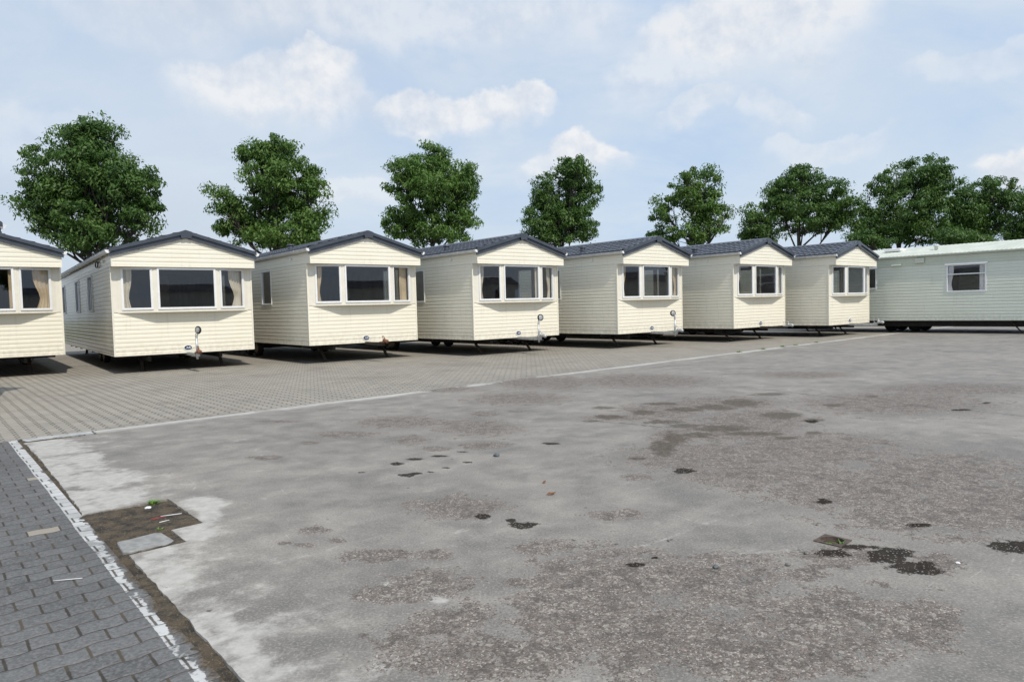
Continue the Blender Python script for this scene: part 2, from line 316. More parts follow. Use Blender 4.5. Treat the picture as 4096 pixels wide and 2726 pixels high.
# dark moss and wet tar
msk = (E(nt, attr(nt, 'moss').outputs['Fac'])+.12+(nf-.5)*2.2+(nw-.5)*1.6+(nff-.5)*.7).step(.0, .35)*E(nt, attr(nt, 'moss').outputs['Fac']).step(-.55, -.25)
c1 = mix(nt, msk*(.45+vc2[1]*.5), c1, mix(nt, nf.step(.3, .7), (.030, .022, .013), (.088, .064, .036)))
dm = (fD+.04+(nf-.5)*1.9+(nw-.5)*1.2+(nff-.5)*.8).step(.08, .26)
dc = mix(nt, vc[0].gt(.955), mix(nt, nf.step(.3, .7), (.014, .012, .011), (.036, .030, .024)), (.28, .26, .24))
c1 = mix(nt, dm*.94, c1, dc)
# small dark pits
pit = voro(nt, OB, 2.1); c1 = mix(nt, (1-(pit+(nff-.5)*.03).step(.018, .045))*.8, c1, (.05, .042, .035))
# hairline joint crossing the yard
NJ = noise(nt, OB, 2.2, 4)
WX, WY, WZ = sep(nt, OB)
for (x0, y0, x1, y1, wd) in CRACKS:
    ln = math.hypot(x1-x0, y1-y0); ux, uy = (x1-x0)/ln, (y1-y0)/ln
    dd = ((WX-x0)*-uy+(WY-y0)*ux+(NJ-.5)*.22+(nf-.5)*.07).abs(); ss = (WX-x0)*ux+(WY-y0)*uy
    cm = (1-dd.step(wd*.3, wd))*ss.gt(0)*ss.lt(ln)*nf.step(.42, .52)
    c1 = mix(nt, cm*.85, c1, (.045, .045, .032))
nt.links.new(c1, b.inputs['Base Color'])
rr = nb*.15+.62+dm*.2; nt.links.new(rr.s, b.inputs['Roughness']); nt.links.new(((dm*-.40)+.45).s, b.inputs['Specular IOR Level'])
hgt = nf*.25+nff*.25+amk*(vd*-1.0+nf*.8)*.8-amk*.5-dm*.3
bump(nt, b, hgt, .45, .010)
MAT_CONC = m

# interlocking pavers: shared pattern
def paver_material(name, L, Wd, cols, joint, amp, jw, zig=False):
    m, nt, b, tc = material(name); OB = tc.outputs['Object']
    I, J = frame_nodes(nt, tc)
    big = noise(nt, OB, .5, 4); med = noise(nt, OB, 3, 4); fin = noise(nt, OB, 60, 4, .65)
    I = I+(noise(nt, OB, 1.3, 2)-.5)*.03; J = J+(noise(nt, OB, 1.7, 2)-.5)*.03
    if not zig:      # wavy-sided stones in running bond, courses along the long edge
        wave = (I*(2*math.pi/L)).sin()*amp
        V = (J+wave)/Wd; row = V.floor(); U = I/L+row*.5
        fu = U.fract(); fv = V.fract()
        dv = fv.min(1-fv)*Wd; du = fu.min(1-fu)*L
        dv = dv-.0; djoint = dv.min(du*.62)
        cu = U.floor(); cv_ = row
        thick = jw
    else:            # zig-zag columns with thin cross joints
        zz = ((J/L*2).fract()-.5).abs()*4-1
        Ushift = zz.max(-.45).min(.45)*amp/.45
        U = (I+Ushift)/Wd; colm = U.floor(); V = J/L+colm*.5
        fu = U.fract(); fv = V.fract()
        du = fu.min(1-fu)*Wd; dv = fv.min(1-fv)*L
        djoint = (du*.62).min(dv*2.6); cu = colm; cv_ = V.floor(); thick = jw
    wn = nt.nodes.new('ShaderNodeTexWhiteNoise'); wn.noise_dimensions = '2D'; nt.links.new(combine(nt, cu, cv_, 0), wn.inputs['Vector'])
    rnd = E(nt, wn.outputs['Value']); rc = sep(nt, wn.outputs['Color'])
    c = mix(nt, rnd, cols[0], cols[1])
    c = mix(nt, fin.step(.35, .75)*.55, c, cols[2])
    c = mix(nt, (1-fin.step(.22, .42))*.5, c, tuple(x*.4 for x in cols[0]))
    c = mix(nt, big.step(.4, .65)*.35, c, cols[3])
    c = mix(nt, noise(nt, OB, 1.4, 5, .65).step(.5, .7)*.35, c, tuple(x*.62 for x in cols[3]))
    jn = djoint+(noise(nt, OB, 25, 3)-.5)*thick*.9
    jm = 1-jn.step(thick*.35, thick*.8)
    jc = mix(nt, med.step(.4, .6), joint[0], joint[1])
    c = mix(nt, jm*.92, c, jc)
    return m, nt, b, tc, I, J, c, jm, rnd, fin, djoint, med, cu, cv_
r_ = paver_material('light paver', .37, .172, ((.275, .255, .222), (.32, .294, .256), (.38, .355, .31), (.25, .232, .205)), ((.045, .042, .034), (.075, .068, .052)), .020, .011, True)
m, nt, b, tc, I, J, c, jm, rnd, fin, dj, med, cu, cv_ = r_
OB = tc.outputs['Object']
stain = noise(nt, OB, .35, 5, .6).step(.5, .68)
c = mix(nt, stain*.35, c, (.17, .15, .125))
wedge = (1-((J+.0).abs()+(med-.5)*.10+(fin-.5)*.06).step(.03, .09))
c = mix(nt, wedge*.75, c, (.52, .505, .47))
seam = (1-((J+.085)+(med-.5)*.03).abs().step(.006, .018))*noise(nt, OB, 1.2, 3).step(.45, .55)
c = mix(nt, seam*.8, c, (.05, .045, .035))
nt.links.new(c, b.inputs['Base Color']); b.inputs['Roughness'].default_value = .85; b.inputs['Specular IOR Level'].default_value = .3
bump(nt, b, dj.min(.02)*30+fin*.2+rnd*.12, .5, .012)
MAT_LIGHT = m
r_ = paver_material('dark paver', .205, .148, ((.082, .082, .083), (.128, .128, .129), (.25, .25, .25), (.085, .085, .086)), ((.036, .030, .022), (.078, .062, .040)), .0085, .0072)
m, nt, b, tc, I, J, c, jm, rnd, fin, dj, med, cu, cv_ = r_
OB = tc.outputs['Object']
odd = rnd.gt(.985); c = mix(nt, odd*(1-jm), c, (.30, .27, .225))
nt2 = noise(nt, OB, 9, 5, .65)
worn = J.step(4.0, 6.8)
dirt = (I+worn*.035+(nt2-.5)*.12+(med-.5)*.10).step(-.04, .01)
n40 = noise(nt, OB, 34, 4, .65)
pm = (I+(n40-.5)*.012).gt(-.122)*(1-(I+(nt2-.5)*.07+(n40-.5)*.04+worn*.052+worn*(nt2-.5)*.09).step(-.024, -.016))
pm = pm*(1-jm*.9)*((nt2+med*.6-worn*.05).step(.66, .74)*worn+(1-worn)*(1-(nt2-.70).step(0, .05))).clamp()
pm = pm*J.gt(-.06)
dirt = dirt*(noise(nt, OB, 45, 4, .7).step(.30, .50)*.7+.3)
c = mix(nt, dirt*(1-pm)*.95, c, mix(nt, fin.step(.4, .6), (.050, .038, .026), (.125, .092, .055)))
c = mix(nt, pm*.96, c, mix(nt, med.step(.3, .7), (.40, .40, .395), (.55, .555, .55)))
nt.links.new(c, b.inputs['Base Color']); b.inputs['Roughness'].default_value = .8; b.inputs['Specular IOR Level'].default_value = .35
bump(nt, b, dj.min(.022)*34*(1-pm*.4)+fin*.35+rnd*.2+nt2*.1, .7, .012)
MAT_DARK = m
m, nt, b, tc = material('soil'); OB = tc.outputs['Object']
f1 = noise(nt, OB, 9, 5, .6); f2 = noise(nt, OB, 90, 4, .7)
c = mix(nt, f1.step(.35, .62), (.028, .024, .019), (.098, .074, .047))
c = mix(nt, f2.step(.54, .72)*.8, c, (.26, .21, .15)); c = mix(nt, f2.step(.3, .45)*-.6+.6, c, (.018, .015, .012))
c = mix(nt, voro(nt, OB, 28).step(.0, .12)*-.8+.8, c, (.36, .34, .31))
nt.links.new(c, b.inputs['Base Color']); b.inputs['Roughness'].default_value = .95; bump(nt, b, f2+f1, .9, .012)
MAT_SOIL = m
m, nt, b, tc = material('rough field'); OB = tc.outputs['Object']
nt.links.new(mix(nt, noise(nt, OB, .3, 6).step(.35, .65), (.05, .075, .025), (.11, .12, .05)), b.inputs['Base Color']); b.inputs['Roughness'].default_value = 1
MAT_FIELD = m

# ---------------------------------------------------------------- ground meshes
mb = MB(); mb.quad((-500, -300, -.09), (500, -300, -.09), (500, 700, -.09), (-500, 700, -.09)); tag(mb.build('ground', MAT_FIELD), kind='structure')
def spaced(a, b, s0, grow_from, g):
    o = [a]; s = s0
    while o[-1] < b:
        if o[-1] > grow_from: s *= g
        o.append(o[-1]+s)
    return o
DRAIN = ij((2.013, 4.378)); DH = .074
gi = sorted(set([round(v, 4) for v in spaced(0, 60, .05, 9.5, 1.035)]+[.385, .605, .82, round(float(DRAIN[0]-DH), 4), round(float(DRAIN[0]+DH), 4)]))
PJ0 = 4.58; PJ1 = 5.52; PJ2 = 5.88
gj = sorted(set([round(v, 4) for v in spaced(.02, 34, .05, 15.5, 1.05)]+[.33, PJ0, PJ1, PJ2, round(float(DRAIN[1]-DH), 4), round(float(DRAIN[1]+DH), 4)]))
gi = np.array(gi); gj = np.array(gj); ni, nj = len(gi), len(gj)
GI, GJ = np.meshgrid(gi, gj, indexing='ij')
rng = np.random.default_rng(4)
P = CO+GI[..., None]*A1+GJ[..., None]*A2
def hole(ic, jc):
    return ((ic < .605) & (jc > PJ0) & (jc < PJ1)) | ((ic < .385) & (jc > PJ0) & (jc < PJ2)) | ((ic < .82) & (jc < .33)) | ((abs(ic-DRAIN[0]) < DH-.001) & (abs(jc-DRAIN[1]) < DH-.001))
ic = (gi[:-1]+gi[1:])/2; jc = (gj[:-1]+gj[1:])/2; IC, JC = np.meshgrid(ic, jc, indexing='ij')
keep = ~hole(IC, JC)
idx = np.arange(ni*nj).reshape(ni, nj)
f = np.stack([idx[:-1, :-1], idx[1:, :-1], idx[1:, 1:], idx[:-1, 1:]], -1)[keep]
V = np.zeros((ni*nj, 3)); V[:, :2] = P.reshape(-1, 2)
# ragged broken edges
isedge = np.zeros((ni, nj), bool); isedge[0, :] = True; isedge[:, 0] = True
kp = np.zeros((ni+1, nj+1), bool); kp[1:-1, 1:-1] = keep
cnt = kp[:-1, :-1].astype(int)+kp[1:, :-1]+kp[:-1, 1:]+kp[1:, 1:]
isedge = (cnt < 4) & (cnt > 0)
near_drain = (abs(GI-DRAIN[0]) < .09) & (abs(GJ-DRAIN[1]) < .09)
jit = rng.normal(0, .0028, (ni, nj, 2))*(isedge & ~near_drain)[..., None]
drift = np.cumsum(rng.normal(0, .0035, nj)); drift -= np.linspace(drift[0], drift[-1], nj); drift = np.convolve(drift, np.ones(3)/3, 'same')
jit[0, :, 0] += np.clip(drift, -.02, .03)
V[:, :2] += (jit[..., 0:1]*A1+jit[..., 1:2]*A2).reshape(-1, 2)
V[:, 2] = .0
yard = None
# side skirts on the boundary
ex = []; sk = []
base_n = len(V)
edges = {}
for q in f:
    for a, c in zip(q, np.roll(q, -1)):
        k = (min(a, c), max(a, c)); edges[k] = None if k in edges else (a, c)
bd = [e for e in edges.values() if e is not None]
mp = {}
for a, c in bd:
    for t in (a, c):
        if t not in mp: mp[t] = base_n+len(ex); ex.append([V[t, 0], V[t, 1], -.07])
    sk.append([c, a, mp[a], mp[c]])
V = np.vstack([V, ex]); f = np.vstack([f, sk])
yard = mesh_np('concrete_yard', V, f, MAT_CONC); tag(yard, kind='structure')
for nm, L in (('agg', AGG), ('dark', DRK), ('light', LGT), ('moss', MOSS)):
    a = yard.data.attributes.new(nm, 'FLOAT', 'POINT'); a.data.foreach_set('value', blob_field(V[:, :2], L).astype('f'))
def sheet(name, mat, i0, i1, j0, j1, z, kind='structure', n=1):
    mb = MB(); mb.quad(W(i0, j0, z), W(i1, j0, z), W(i1, j1, z), W(i0, j1, z)); return tag(mb.build(name, mat), kind=kind)
sheet('paved_lot', MAT_LIGHT, -40, 60, -45, -.03, -.004)
sheet('paved_path', MAT_DARK, -14, -.028, -.03, 30, -.006)
# bare soil in the joint and in the missing panel
def soil(name, i0, i1, j0, j1, step, zf):
    a = np.arange(i0, i1+1e-6, step); c = np.arange(j0, j1+1e-6, step); A, B = np.meshgrid(a, c, indexing='ij')
    z = np.minimum(zf(A, B)+rng.normal(0, .0035, A.shape), -.0035)
    p = CO+A[..., None]*A1+B[..., None]*A2
    v = np.dstack([p, z]).reshape(-1, 3); ix = np.arange(A.size).reshape(A.shape)
    ff = np.stack([ix[:-1, :-1], ix[1:, :-1], ix[1:, 1:], ix[:-1, 1:]], -1).reshape(-1, 4)
    return tag(mesh_np(name, v, ff, MAT_SOIL, smooth=True), kind='structure')
soil('soil', -.07, .70, -.05, 8.6, .022, lambda A, B: -.014+.008*np.sin(A*7+B*3)+.006*np.sin(B*11)-np.clip(-A-.035, 0, 1)*.25+np.clip((B-5.6)/3, 0, 1)*.010*(A < .2))
# left-over paving slab lying in the missing panel
mb = MB()
pc = [(-2.75, 4.72), (-2.69, 4.775), (-2.58, 4.905), (-2.53, 4.90), (-2.36, 4.73), (-2.37, 4.66), (-2.55, 4.515), (-2.60, 4.52)]
mb.prism([(x, y, 0) for x, y in pc], (0, 0, -.035), (0, 0, .002))
MAT_SLABST = simple('grey paving slab', (.26, .258, .25), .85, var=.22, scale=14, bmp=.5)
tag(mb.build('paving_slab', MAT_SLABST, bevel=.006), 'small grey paving slab lying in the bare soil gap of the concrete', 'paving slab')
mb = MB(); MAT_KERB = simple('pale kerb stone', (.36, .37, .37), .85, var=.3, scale=9, bmp=.5)
k0 = [W(.02, .04), W(.80, -.02), W(.80, .20), W(.42, .17), (W(.05, .22))]
mb.prism([(x, y, 0) for x, y, z in k0], (0, 0, -.05), (0, 0, .004)); tag(mb.build('kerb_stone', MAT_KERB, bevel=.006), 'worn pale kerb stone set at the corner where the white line meets the yard', 'kerb')
# ---------------------------------------------------------------- caravan materials
def cladding(name, c1, c2, gloss=.35):
    m, nt, b, tc = material(name); OB = tc.outputs['Object']
    n = noise(nt, OB, .9, 4); n2_ = noise(nt, OB, 9, 5, .6); x, y, z = sep(nt, OB)
    streak = noise(nt, combine(nt, x*5, y*5, z*.5), 2.2, 4, .6)
    c = mix(nt, n.step(.35, .65), c1, c2)
    c = mix(nt, streak.step(.54, .75)*.32, c, tuple(v*.72 for v in c1))
    c = mix(nt, (1-z.step(.5, 1.0))*n2_.step(.35, .65)*.45, c, tuple(v*.62 for v in c1))
    nt.links.new(c, b.inputs['Base Color'])
    b.inputs['Roughness'].default_value = gloss; b.inputs['Specular IOR Level'].default_value = .5
    bump(nt, b, noise(nt, combine(nt, x, y, z*3), 1.6, 3)+n2_*.06, .35, .02)
    return m
M_CREAM = cladding('cream cladding', (.81, .77, .645), (.835, .80, .685))
M_GLOSS = cladding('glossy cream cladding', (.60, .54, .42), (.65, .59, .47), .22)  # darker, browner than the cream: brown reflection of the neighbouring wall put into the colour
M_GREEN = cladding('pale green cladding', (.66, .695, .61), (.69, .725, .64))
M_GBAND = cladding('sage green band', (.54, .575, .48), (.57, .605, .51))
M_SMOOTH = simple('cream smooth panel', (.75, .72, .63), .4, var=.03)
M_WHITE = simple('white plastic', (.80, .81, .82), .3, var=.03)
M_GUTTER = simple('grey white gutter', (.62, .63, .63), .35, var=.08)
M_SLATE = simple('slate blue metal', (.058, .068, .090), .32, var=.15, scale=3)
M_TILE = simple('slate tile steel', (.075, .085, .108), .38, var=.25, scale=2.5)
M_PALEROOF = simple('pale corrugated roof', (.57, .60, .52), .5, var=.1, scale=1.5)
M_CHASSIS = simple('black chassis steel', (.018, .017, .016), .7, var=.3)
M_LEG = simple('dirty steel leg', (.045, .034, .027), .8, var=.5, scale=12, bmp=.4)
M_GALV = simple('galvanised steel', (.50, .51, .52), .42, .55, var=.2, scale=20)
M_RUST = simple('rusty steel', (.20, .085, .05), .85, var=.45, scale=25, bmp=.5)
M_RUBBER = simple('black rubber', (.02, .02, .021), .75)
M_RIM = simple('wheel rim', (.25, .20, .13), .6, var=.3)
M_CURT = simple('beige curtain', (.66, .52, .36), .9, var=.12, scale=3)
M_CURTG = simple('grey curtain', (.70, .62, .51), .9, var=.12, scale=3)
M_NET = simple('pale net curtain', (.82, .79, .79), .95, var=.1)
M_INT = simple('caravan interior wall', (.27, .21, .15), .7, var=.2, scale=2)
M_CUSH = simple('brown upholstery', (.09, .055, .04), .9, var=.3, scale=5)
M_NAVY = simple('navy badge enamel', (.012, .020, .06), .3, var=.05)
M_LETTER = simple('white badge lettering', (.80, .82, .86), .4, var=.02)
M_HOSE = simple('black hose', (.015, .015, .016), .5)
m, nt, b, tc = material('window glass'); nt.nodes.remove(b)
o_ = nt.nodes['Material Output']; tr = nt.nodes.new('ShaderNodeBsdfTransparent'); gl = nt.nodes.new('ShaderNodeBsdfGlossy'); ms = nt.nodes.new('ShaderNodeMixShader')
tr.inputs[0].default_value = (.88, .90, .89, 1); gl.inputs['Roughness'].default_value = .012; gl.inputs[0].default_value = (.80, .84, .92, 1)
fr = nt.nodes.new('ShaderNodeFresnel'); fr.inputs[0].default_value = 1.5
bn = nt.nodes.new('ShaderNodeBump'); bn.inputs['Strength'].default_value = .035; bn.inputs['Distance'].default_value = .02
nt.links.new(noise(nt, tc.outputs['Object'], 1.1, 1).s, bn.inputs['Height']); nt.links.new(bn.outputs[0], gl.inputs['Normal'])
nt.links.new(((E(nt, fr.outputs[0])*2.1).min(.30)).s, ms.inputs[0]); nt.links.new(tr.outputs[0], ms.inputs[1]); nt.links.new(gl.outputs[0], ms.inputs[2]); nt.links.new(ms.outputs[0], o_.inputs[0])
M_GLASS = m

# ---------------------------------------------------------------- caravan builders
def plane_T(o, u, n):
    o, u, n = Vector(o), Vector(u).normalized(), Vector(n).normalized()
    return lambda a, off, z: o+u*a+n*off+Vector((0, 0, z))
def clad(mb, T, u0, u1, z0, z1, holes=(), pitch=.115, prof=((0, .011), (.58, .011), (.68, .003), (1, .003)), top=None):
    """boards of shiplap cladding; holes = (ua, ub, za, zb); top(u) optional sloping upper limit"""
    zs = []
    if prof:
        k = 0
        while z0+k*pitch < z1-1e-6:
            for t, o in prof: zs.append((z0+(k+t)*pitch, o))
            k += 1
    else: zs = [(z0, 0), (z1, 0)]
    def offat(z):
        for (a, oa), (b_, ob) in zip(zs, zs[1:]):
            if a-1e-9 <= z <= b_+1e-9 and b_ > a: return oa+(ob-oa)*(z-a)/(b_-a)
        return zs[-1][1]
    cuts = [z for h in holes for z in h[2:] if z0 < z < z1]+[z1]
    zs = [p for p in zs if p[0] <= z1+1e-9]
    full = list(zs)
    for z in cuts: full.append((z, offat(z) if prof else 0))
    full = sorted(set((round(z, 5), round(o, 5)) for z, o in full), key=lambda p: p[0])
    # keep lip order at equal heights: inner (previous board) first, then the lip
    lv = []
    for z, o in full: lv.append((z, o))
    lv.sort(key=lambda p: (p[0], p[1]))
    us = sorted(set([u0, u1]+[u for h in holes for u in h[:2] if u0 < u < u1]))
    mb.T = T
    for ua, ub in zip(us, us[1:]):
        for (za, oa), (zb, ob) in zip(lv, lv[1:]):
            if zb-za < 1e-7 and abs(oa-ob) < 1e-6: continue
            zm, um = (za+zb)/2, (ua+ub)/2
            if any(h[0] < um < h[1] and h[2] <= zm <= h[3] for h in holes): continue
            if top:
                tl, tr_ = top(ua), top(ub)
                if zb <= min(tl, tr_)+1e-6: mb.quad((ua, oa, za), (ub, oa, za), (ub, ob, zb), (ua, ob, zb))
                elif za < max(tl, tr_):      # clip the row against the slope
                    pts = [(ua, oa, za), (ub, oa, za), (ub, ob, zb), (ua, ob, zb)]
                    g = lambda p: tl+(tr_-tl)*(p[0]-ua)/(ub-ua)-p[2]
                    o2 = []
                    for i in range(4):
                        p, q = pts[i], pts[(i+1) % 4]; gp, gq = g(p), g(q)
                        if gp >= 0: o2.append(p)
                        if (gp >= 0) != (gq >= 0):
                            t = gp/(gp-gq); o2.append(tuple(p[k]+(q[k]-p[k])*t for k in range(3)))
                    if len(o2) >= 3: mb.F(*[mb.P(p) for p in o2])
            else: mb.quad((ua, oa, za), (ub, oa, za), (ub, ob, zb), (ua, ob, zb))
    mb.T = None
def ringbox(mb, u0, u1, z0, z1, w, o0, o1):
    mb.box((u0, o0, z0), (u1, o1, z0+w)); mb.box((u0, o0, z1-w), (u1, o1, z1))
    mb.box((u0, o0+.001, z0+w), (u0+w, o1-.001, z1-w)); mb.box((u1-w, o0+.001, z0+w), (u1, o1-.001, z1-w))
def window(par, T, u0, u1, z0, z1, transom=None, label=None, hood=False, dividers=()):
    mb = MB(); mb.T = T; w = .042
    ringbox(mb, u0, u1, z0, z1, w, -.05, .028)
    ringbox(mb, u0+w-.004, u1-w+.004, z0+w-.004, z1-w+.004, .016, -.03, .018)
    if transom: mb.box((u0+w, -.03, transom-.022), (u1-w, .022, transom+.022))
    for k in (.1, .86) if u1-u0 > .5 else ():
        a = u0+(u1-u0)*k; mb.box((a, .027, z0+.012), (a+.04, .031, z0+.018))
    f = mb.build('window', M_WHITE, par)
    if label: f['label'] = label
    mb = MB(); mb.T = T; mb.quad((u0+w, -.008, z0+w), (u1-w, -.008, z0+w), (u1-w, -.008, z1-w), (u0+w, -.008, z1-w)); mb.build('pane', M_GLASS, f)
    if hood:
        mb = MB(); mb.T = T; mb.prism([(0, 0, 0), (0, .075, 0), (0, .06, .035), (0, 0, .06)], (u0-.05, .014, z1-.005), (u1+.05, .014, z1-.005)); mb.build('hood', M_WHITE, f)
    return f
def curtain(par, T, u0, u1, z0, z1, mat, back=.10, seed=0, gather=None, name='curtain'):
    rnd = random.Random(seed); n = max(16, int((u1-u0)/.012)); nz = 7; v = []; fcs = []
    ph = rnd.random()*6; lam = .085+rnd.random()*.02
    for k in range(nz+1):
        t = k/nz; z = z0+(z1-z0)*t
        for i in range(n+1):
            s = i/n
            if gather == 'R': a = u1-(u1-u0)*(1-s)*(1-.42*math.exp(-((t-.30)/.28)**2))
            elif gather == 'L': a = u0+(u1-u0)*s*(1-.42*math.exp(-((t-.30)/.28)**2))
            else: a = u0+(u1-u0)*s
            v.append(tuple(T(a, -back+.013*math.sin(s*(u1-u0)/lam*6.28+ph+t*.5)+.008*math.sin(s*31+ph), z)))
    for k in range(nz):
        for i in range(n): a = k*(n+1)+i; fcs.append((a, a+1, a+n+2, a+n+1))
    return mesh_np(name, np.array(v), np.array(fcs), mat, par, True)

W2 = 1.83; ZB, ZG, ZE, ZA = .53, 2.933, 3.233, 3.924; OV = .308; GW = 1.853
SL = (ZA-.025-3.36)/1.93        # roof slope per metre sideways
def tile_roof(L):
    objs = []
    mb_v = []; mb_f = []
    rows = 6; Rr = 1.93; ys = np.arange(-OV-.02, L+.06, .036)
    lam = .215
    wv = .020*np.abs(np.sin(np.pi*ys/lam))**.75
    for side in (-1, 1):
        prev = None
        for r in range(rows):
            for e, lift in ((0, .004), (.5, .016), (.93, .030), (1.0, .034)):
                x = (r+e)/rows*Rr; z = ZA-.02-SL*x+lift
                off = len(mb_v); sh = .030*np.cos(2*np.pi*ys/lam)*(e >= .93)*.5
                for y, w_, s_ in zip(ys, wv, sh): mb_v.append((side*(x+s_*.6), y, z+w_*(1 if lift > .01 else .75)-s_*.6*SL))
                if prev is not None:
                    n = len(ys)
                    for i in range(n-1):
                        q = (prev+i, prev+i+1, off+i+1, off+i); mb_f.append(q if side > 0 else q[::-1])
                prev = off
        # eave lip
        n = len(ys); off = len(mb_v)
        for y in ys: mb_v.append((side*1.93, y, 3.335))
        for i in range(n-1):
            q = (prev+i, prev+i+1, off+i+1, off+i); mb_f.append(q if side > 0 else q[::-1])
    return np.array(mb_v), np.array(mb_f)
def badge(par, x, y, z, s=1):
    mb = MB(); ell = lambda a, b_: [(a*math.cos(t*math.pi/16), 0, b_*math.sin(t*math.pi/16)) for t in range(32)]
    mb.prism(ell(.122*s, .080*s), (x, y, z), (x, y-.008, z)); bb = mb.build('badge', M_WHITE, par)
    mb = MB(); mb.prism(ell(.102*s, .062*s), (x, y-.009, z), (x, y-.012, z)); mb.build('badge_face', M_NAVY, bb)
    cu = bpy.data.curves.new('t', 'FONT'); cu.body = 'ABI'; cu.size = .072*s; cu.align_x = 'CENTER'; cu.align_y = 'CENTER'; cu.shear = .35; cu.extrude = .0015; cu.offset = .0006; cu.space_character = 1.02
    to = bpy.data.objects.new('t', cu); COL.objects.link(to); dg = bpy.context.evaluated_depsgraph_get(); me = bpy.data.meshes.new_from_object(to.evaluated_get(dg))
    bpy.data.objects.remove(to); me.transform(Matrix.Translation((x, y-.0135, z)) @ Matrix.Rotation(R(90), 4, 'X') @ Matrix.Diagonal((1.25, 1.0, 1, 1)))
    me.materials.clear(); me.materials.append(M_LETTER)
    o = bpy.data.objects.new('lettering', me); COL.objects.link(o); o.parent = bb
def chassis(par, L, x0=0, wheels=(6.0, 6.95), legs=True):
    mb = MB()
    for x in (-.95, .95): mb.box((x-.04, .25, .33), (x+.04, L-.2, ZB-.005))
    for y in np.arange(.9, L-.5, 1.7): mb.box((-1.7, y, .42), (1.7, y+.05, ZB-.008))
    mb.box((-1.80, .05, ZB-.015), (1.80, L-.05, ZB+.02))
    mb.build('chassis', M_CHASSIS, par)
    for y in wheels:
        for x in (-1.28, 1.28):
            mb = MB(); mb.disc((x, y, .31), (1, 0, 0), [(.2, -.08), (.29, -.09), (.31, -.05), (.31, .05), (.29, .09), (.2, .08)], 24); wh = mb.build('wheel', M_RUBBER, par)
            mb = MB(); s = 1 if x > 0 else -1
            mb.disc((x+s*.07, y, .31), (1, 0, 0), [(.17, -.015), (.185, .0), (.19, .02), (.10, .012), (.05, .03)] if s > 0 else [(.05, -.03), (.10, -.012), (.19, -.02), (.185, 0), (.17, .015)], 20); mb.build('rim', M_RIM, wh)
        mb = MB(); mb.tube([(-1.2, y, .31), (1.2, y, .31)], .035); mb.build('axle', M_CHASSIS, par)
    if legs:
        for x in (-1.07, 1.07):
            for ya, yb in ((1.12, .60), (L-1.12, L-.6)):
                mb = MB(); mb.T = None
                d = .045
                mb.prism([(-d, 0, 0), (d, 0, 0), (d*.8, .055, 0), (-d*.8, .055, 0)], (x, ya, ZB), (x, yb, .02)); mb.box((x-.07, yb-.05, 0), (x+.07, yb+.09, .022))
                mb.tube([(x-.17, ya+.02, ZB-.02), (x, yb+(ya-yb)*.55, .28)], .010, 6); mb.tube([(x+.17, ya+.02, ZB-.02), (x, yb+(ya-yb)*.55, .28)], .010, 6)
                mb.build('leg', M_LEG, par)
def drawbar(par, rust=False, jockey=None, barmat=None):
    bm_ = barmat or (M_RUST if rust else M_GALV); cm = M_RUST if rust else M_GALV
    mb = MB(); mb.box((-.045, -1.12, .455), (.045, .55, .545)); mb.box((-.053, -1.0, .450), (.053, -.55, .549))
    for y in (-.2, -.5, -.9): mb.disc((-.054, y, .5), (1, 0, 0), [(.012, -.004), (.012, .004)], 8)
    bar = mb.build('drawbar', bm_, par)
    mb = MB(); mb.box((-.06, -1.20, .545), (.06, -.98, .575)); mb.tube([(0, -1.16, .575), (0, -1.16, .62), (0, -1.19, .655)], [.055, .05, .03], 12)
    mb.tube([(0, -1.12, .585), (0, -1.26, .60), (0, -1.33, .585), (0, -1.36, .555)], [.04, .052, .056, .045], 12)
    mb.tube([(0, -1.18, .64), (0, -1.17, .70), (0, -1.11, .735), (0, -1.04, .72)], [.014, .012, .011, .012], 8)
    mb.tube([(.05, -1.02, .57), (.07, -.96, .62), (.07, -.93, .70), (.065, -.93, .745)], .006, 6)
    mb.build('coupling', cm, bar)
    if jockey is not None:
        ang, h = jockey; x = .0; y = -1.03; ux, uy = math.cos(ang), math.sin(ang)
        mb = MB(); mb.tube([(x, y, .38), (x, y, h-.19)], .031, 12); mb.tube([(x, y, h-.19), (x, y, h-.165)], .037, 12); mb.tube([(x, y, h-.165), (x, y, h-.12)], .024, 10)
        mb.box((x-.045, y-.045, .50), (x+.045, y+.045, .60)); col_ = mb.build('jockey_stand', M_GALV, par)
        cx, cy, cz = x+ux*.075, y+uy*.075, h
        ax = Vector((-uy, ux, 0))
        mb = MB()
        for s in (-1, 1):
            o = ax*(s*.036)
            mb.prism([(0, 0, -.028), (0, 0, .028), tuple(ax*.006+Vector((0, 0, .028))), tuple(ax*.006-Vector((0, 0, .028)))], Vector((x, y, h-.13))+o, Vector((cx, cy, cz))+o)
        mb.tube([Vector((cx, cy, cz))-ax*.045, Vector((cx, cy, cz))+ax*.045], .012, 8); mb.build('fork', M_GALV, col_)
        mb = MB(); mb.disc((cx, cy, cz), ax, [(.075, -.026), (.098, -.024), (.108, -.010), (.108, .010), (.098, .024), (.075, .026)], 24); jw_ = mb.build('jockey_wheel', M_RUBBER, par)
        mb = MB(); mb.disc((cx, cy, cz), ax, [(.03, -.034), (.06, -.030), (.074, -.027), (.074, .027), (.06, .030), (.03, .034)], 20); mb.build('hub', M_GALV, jw_)

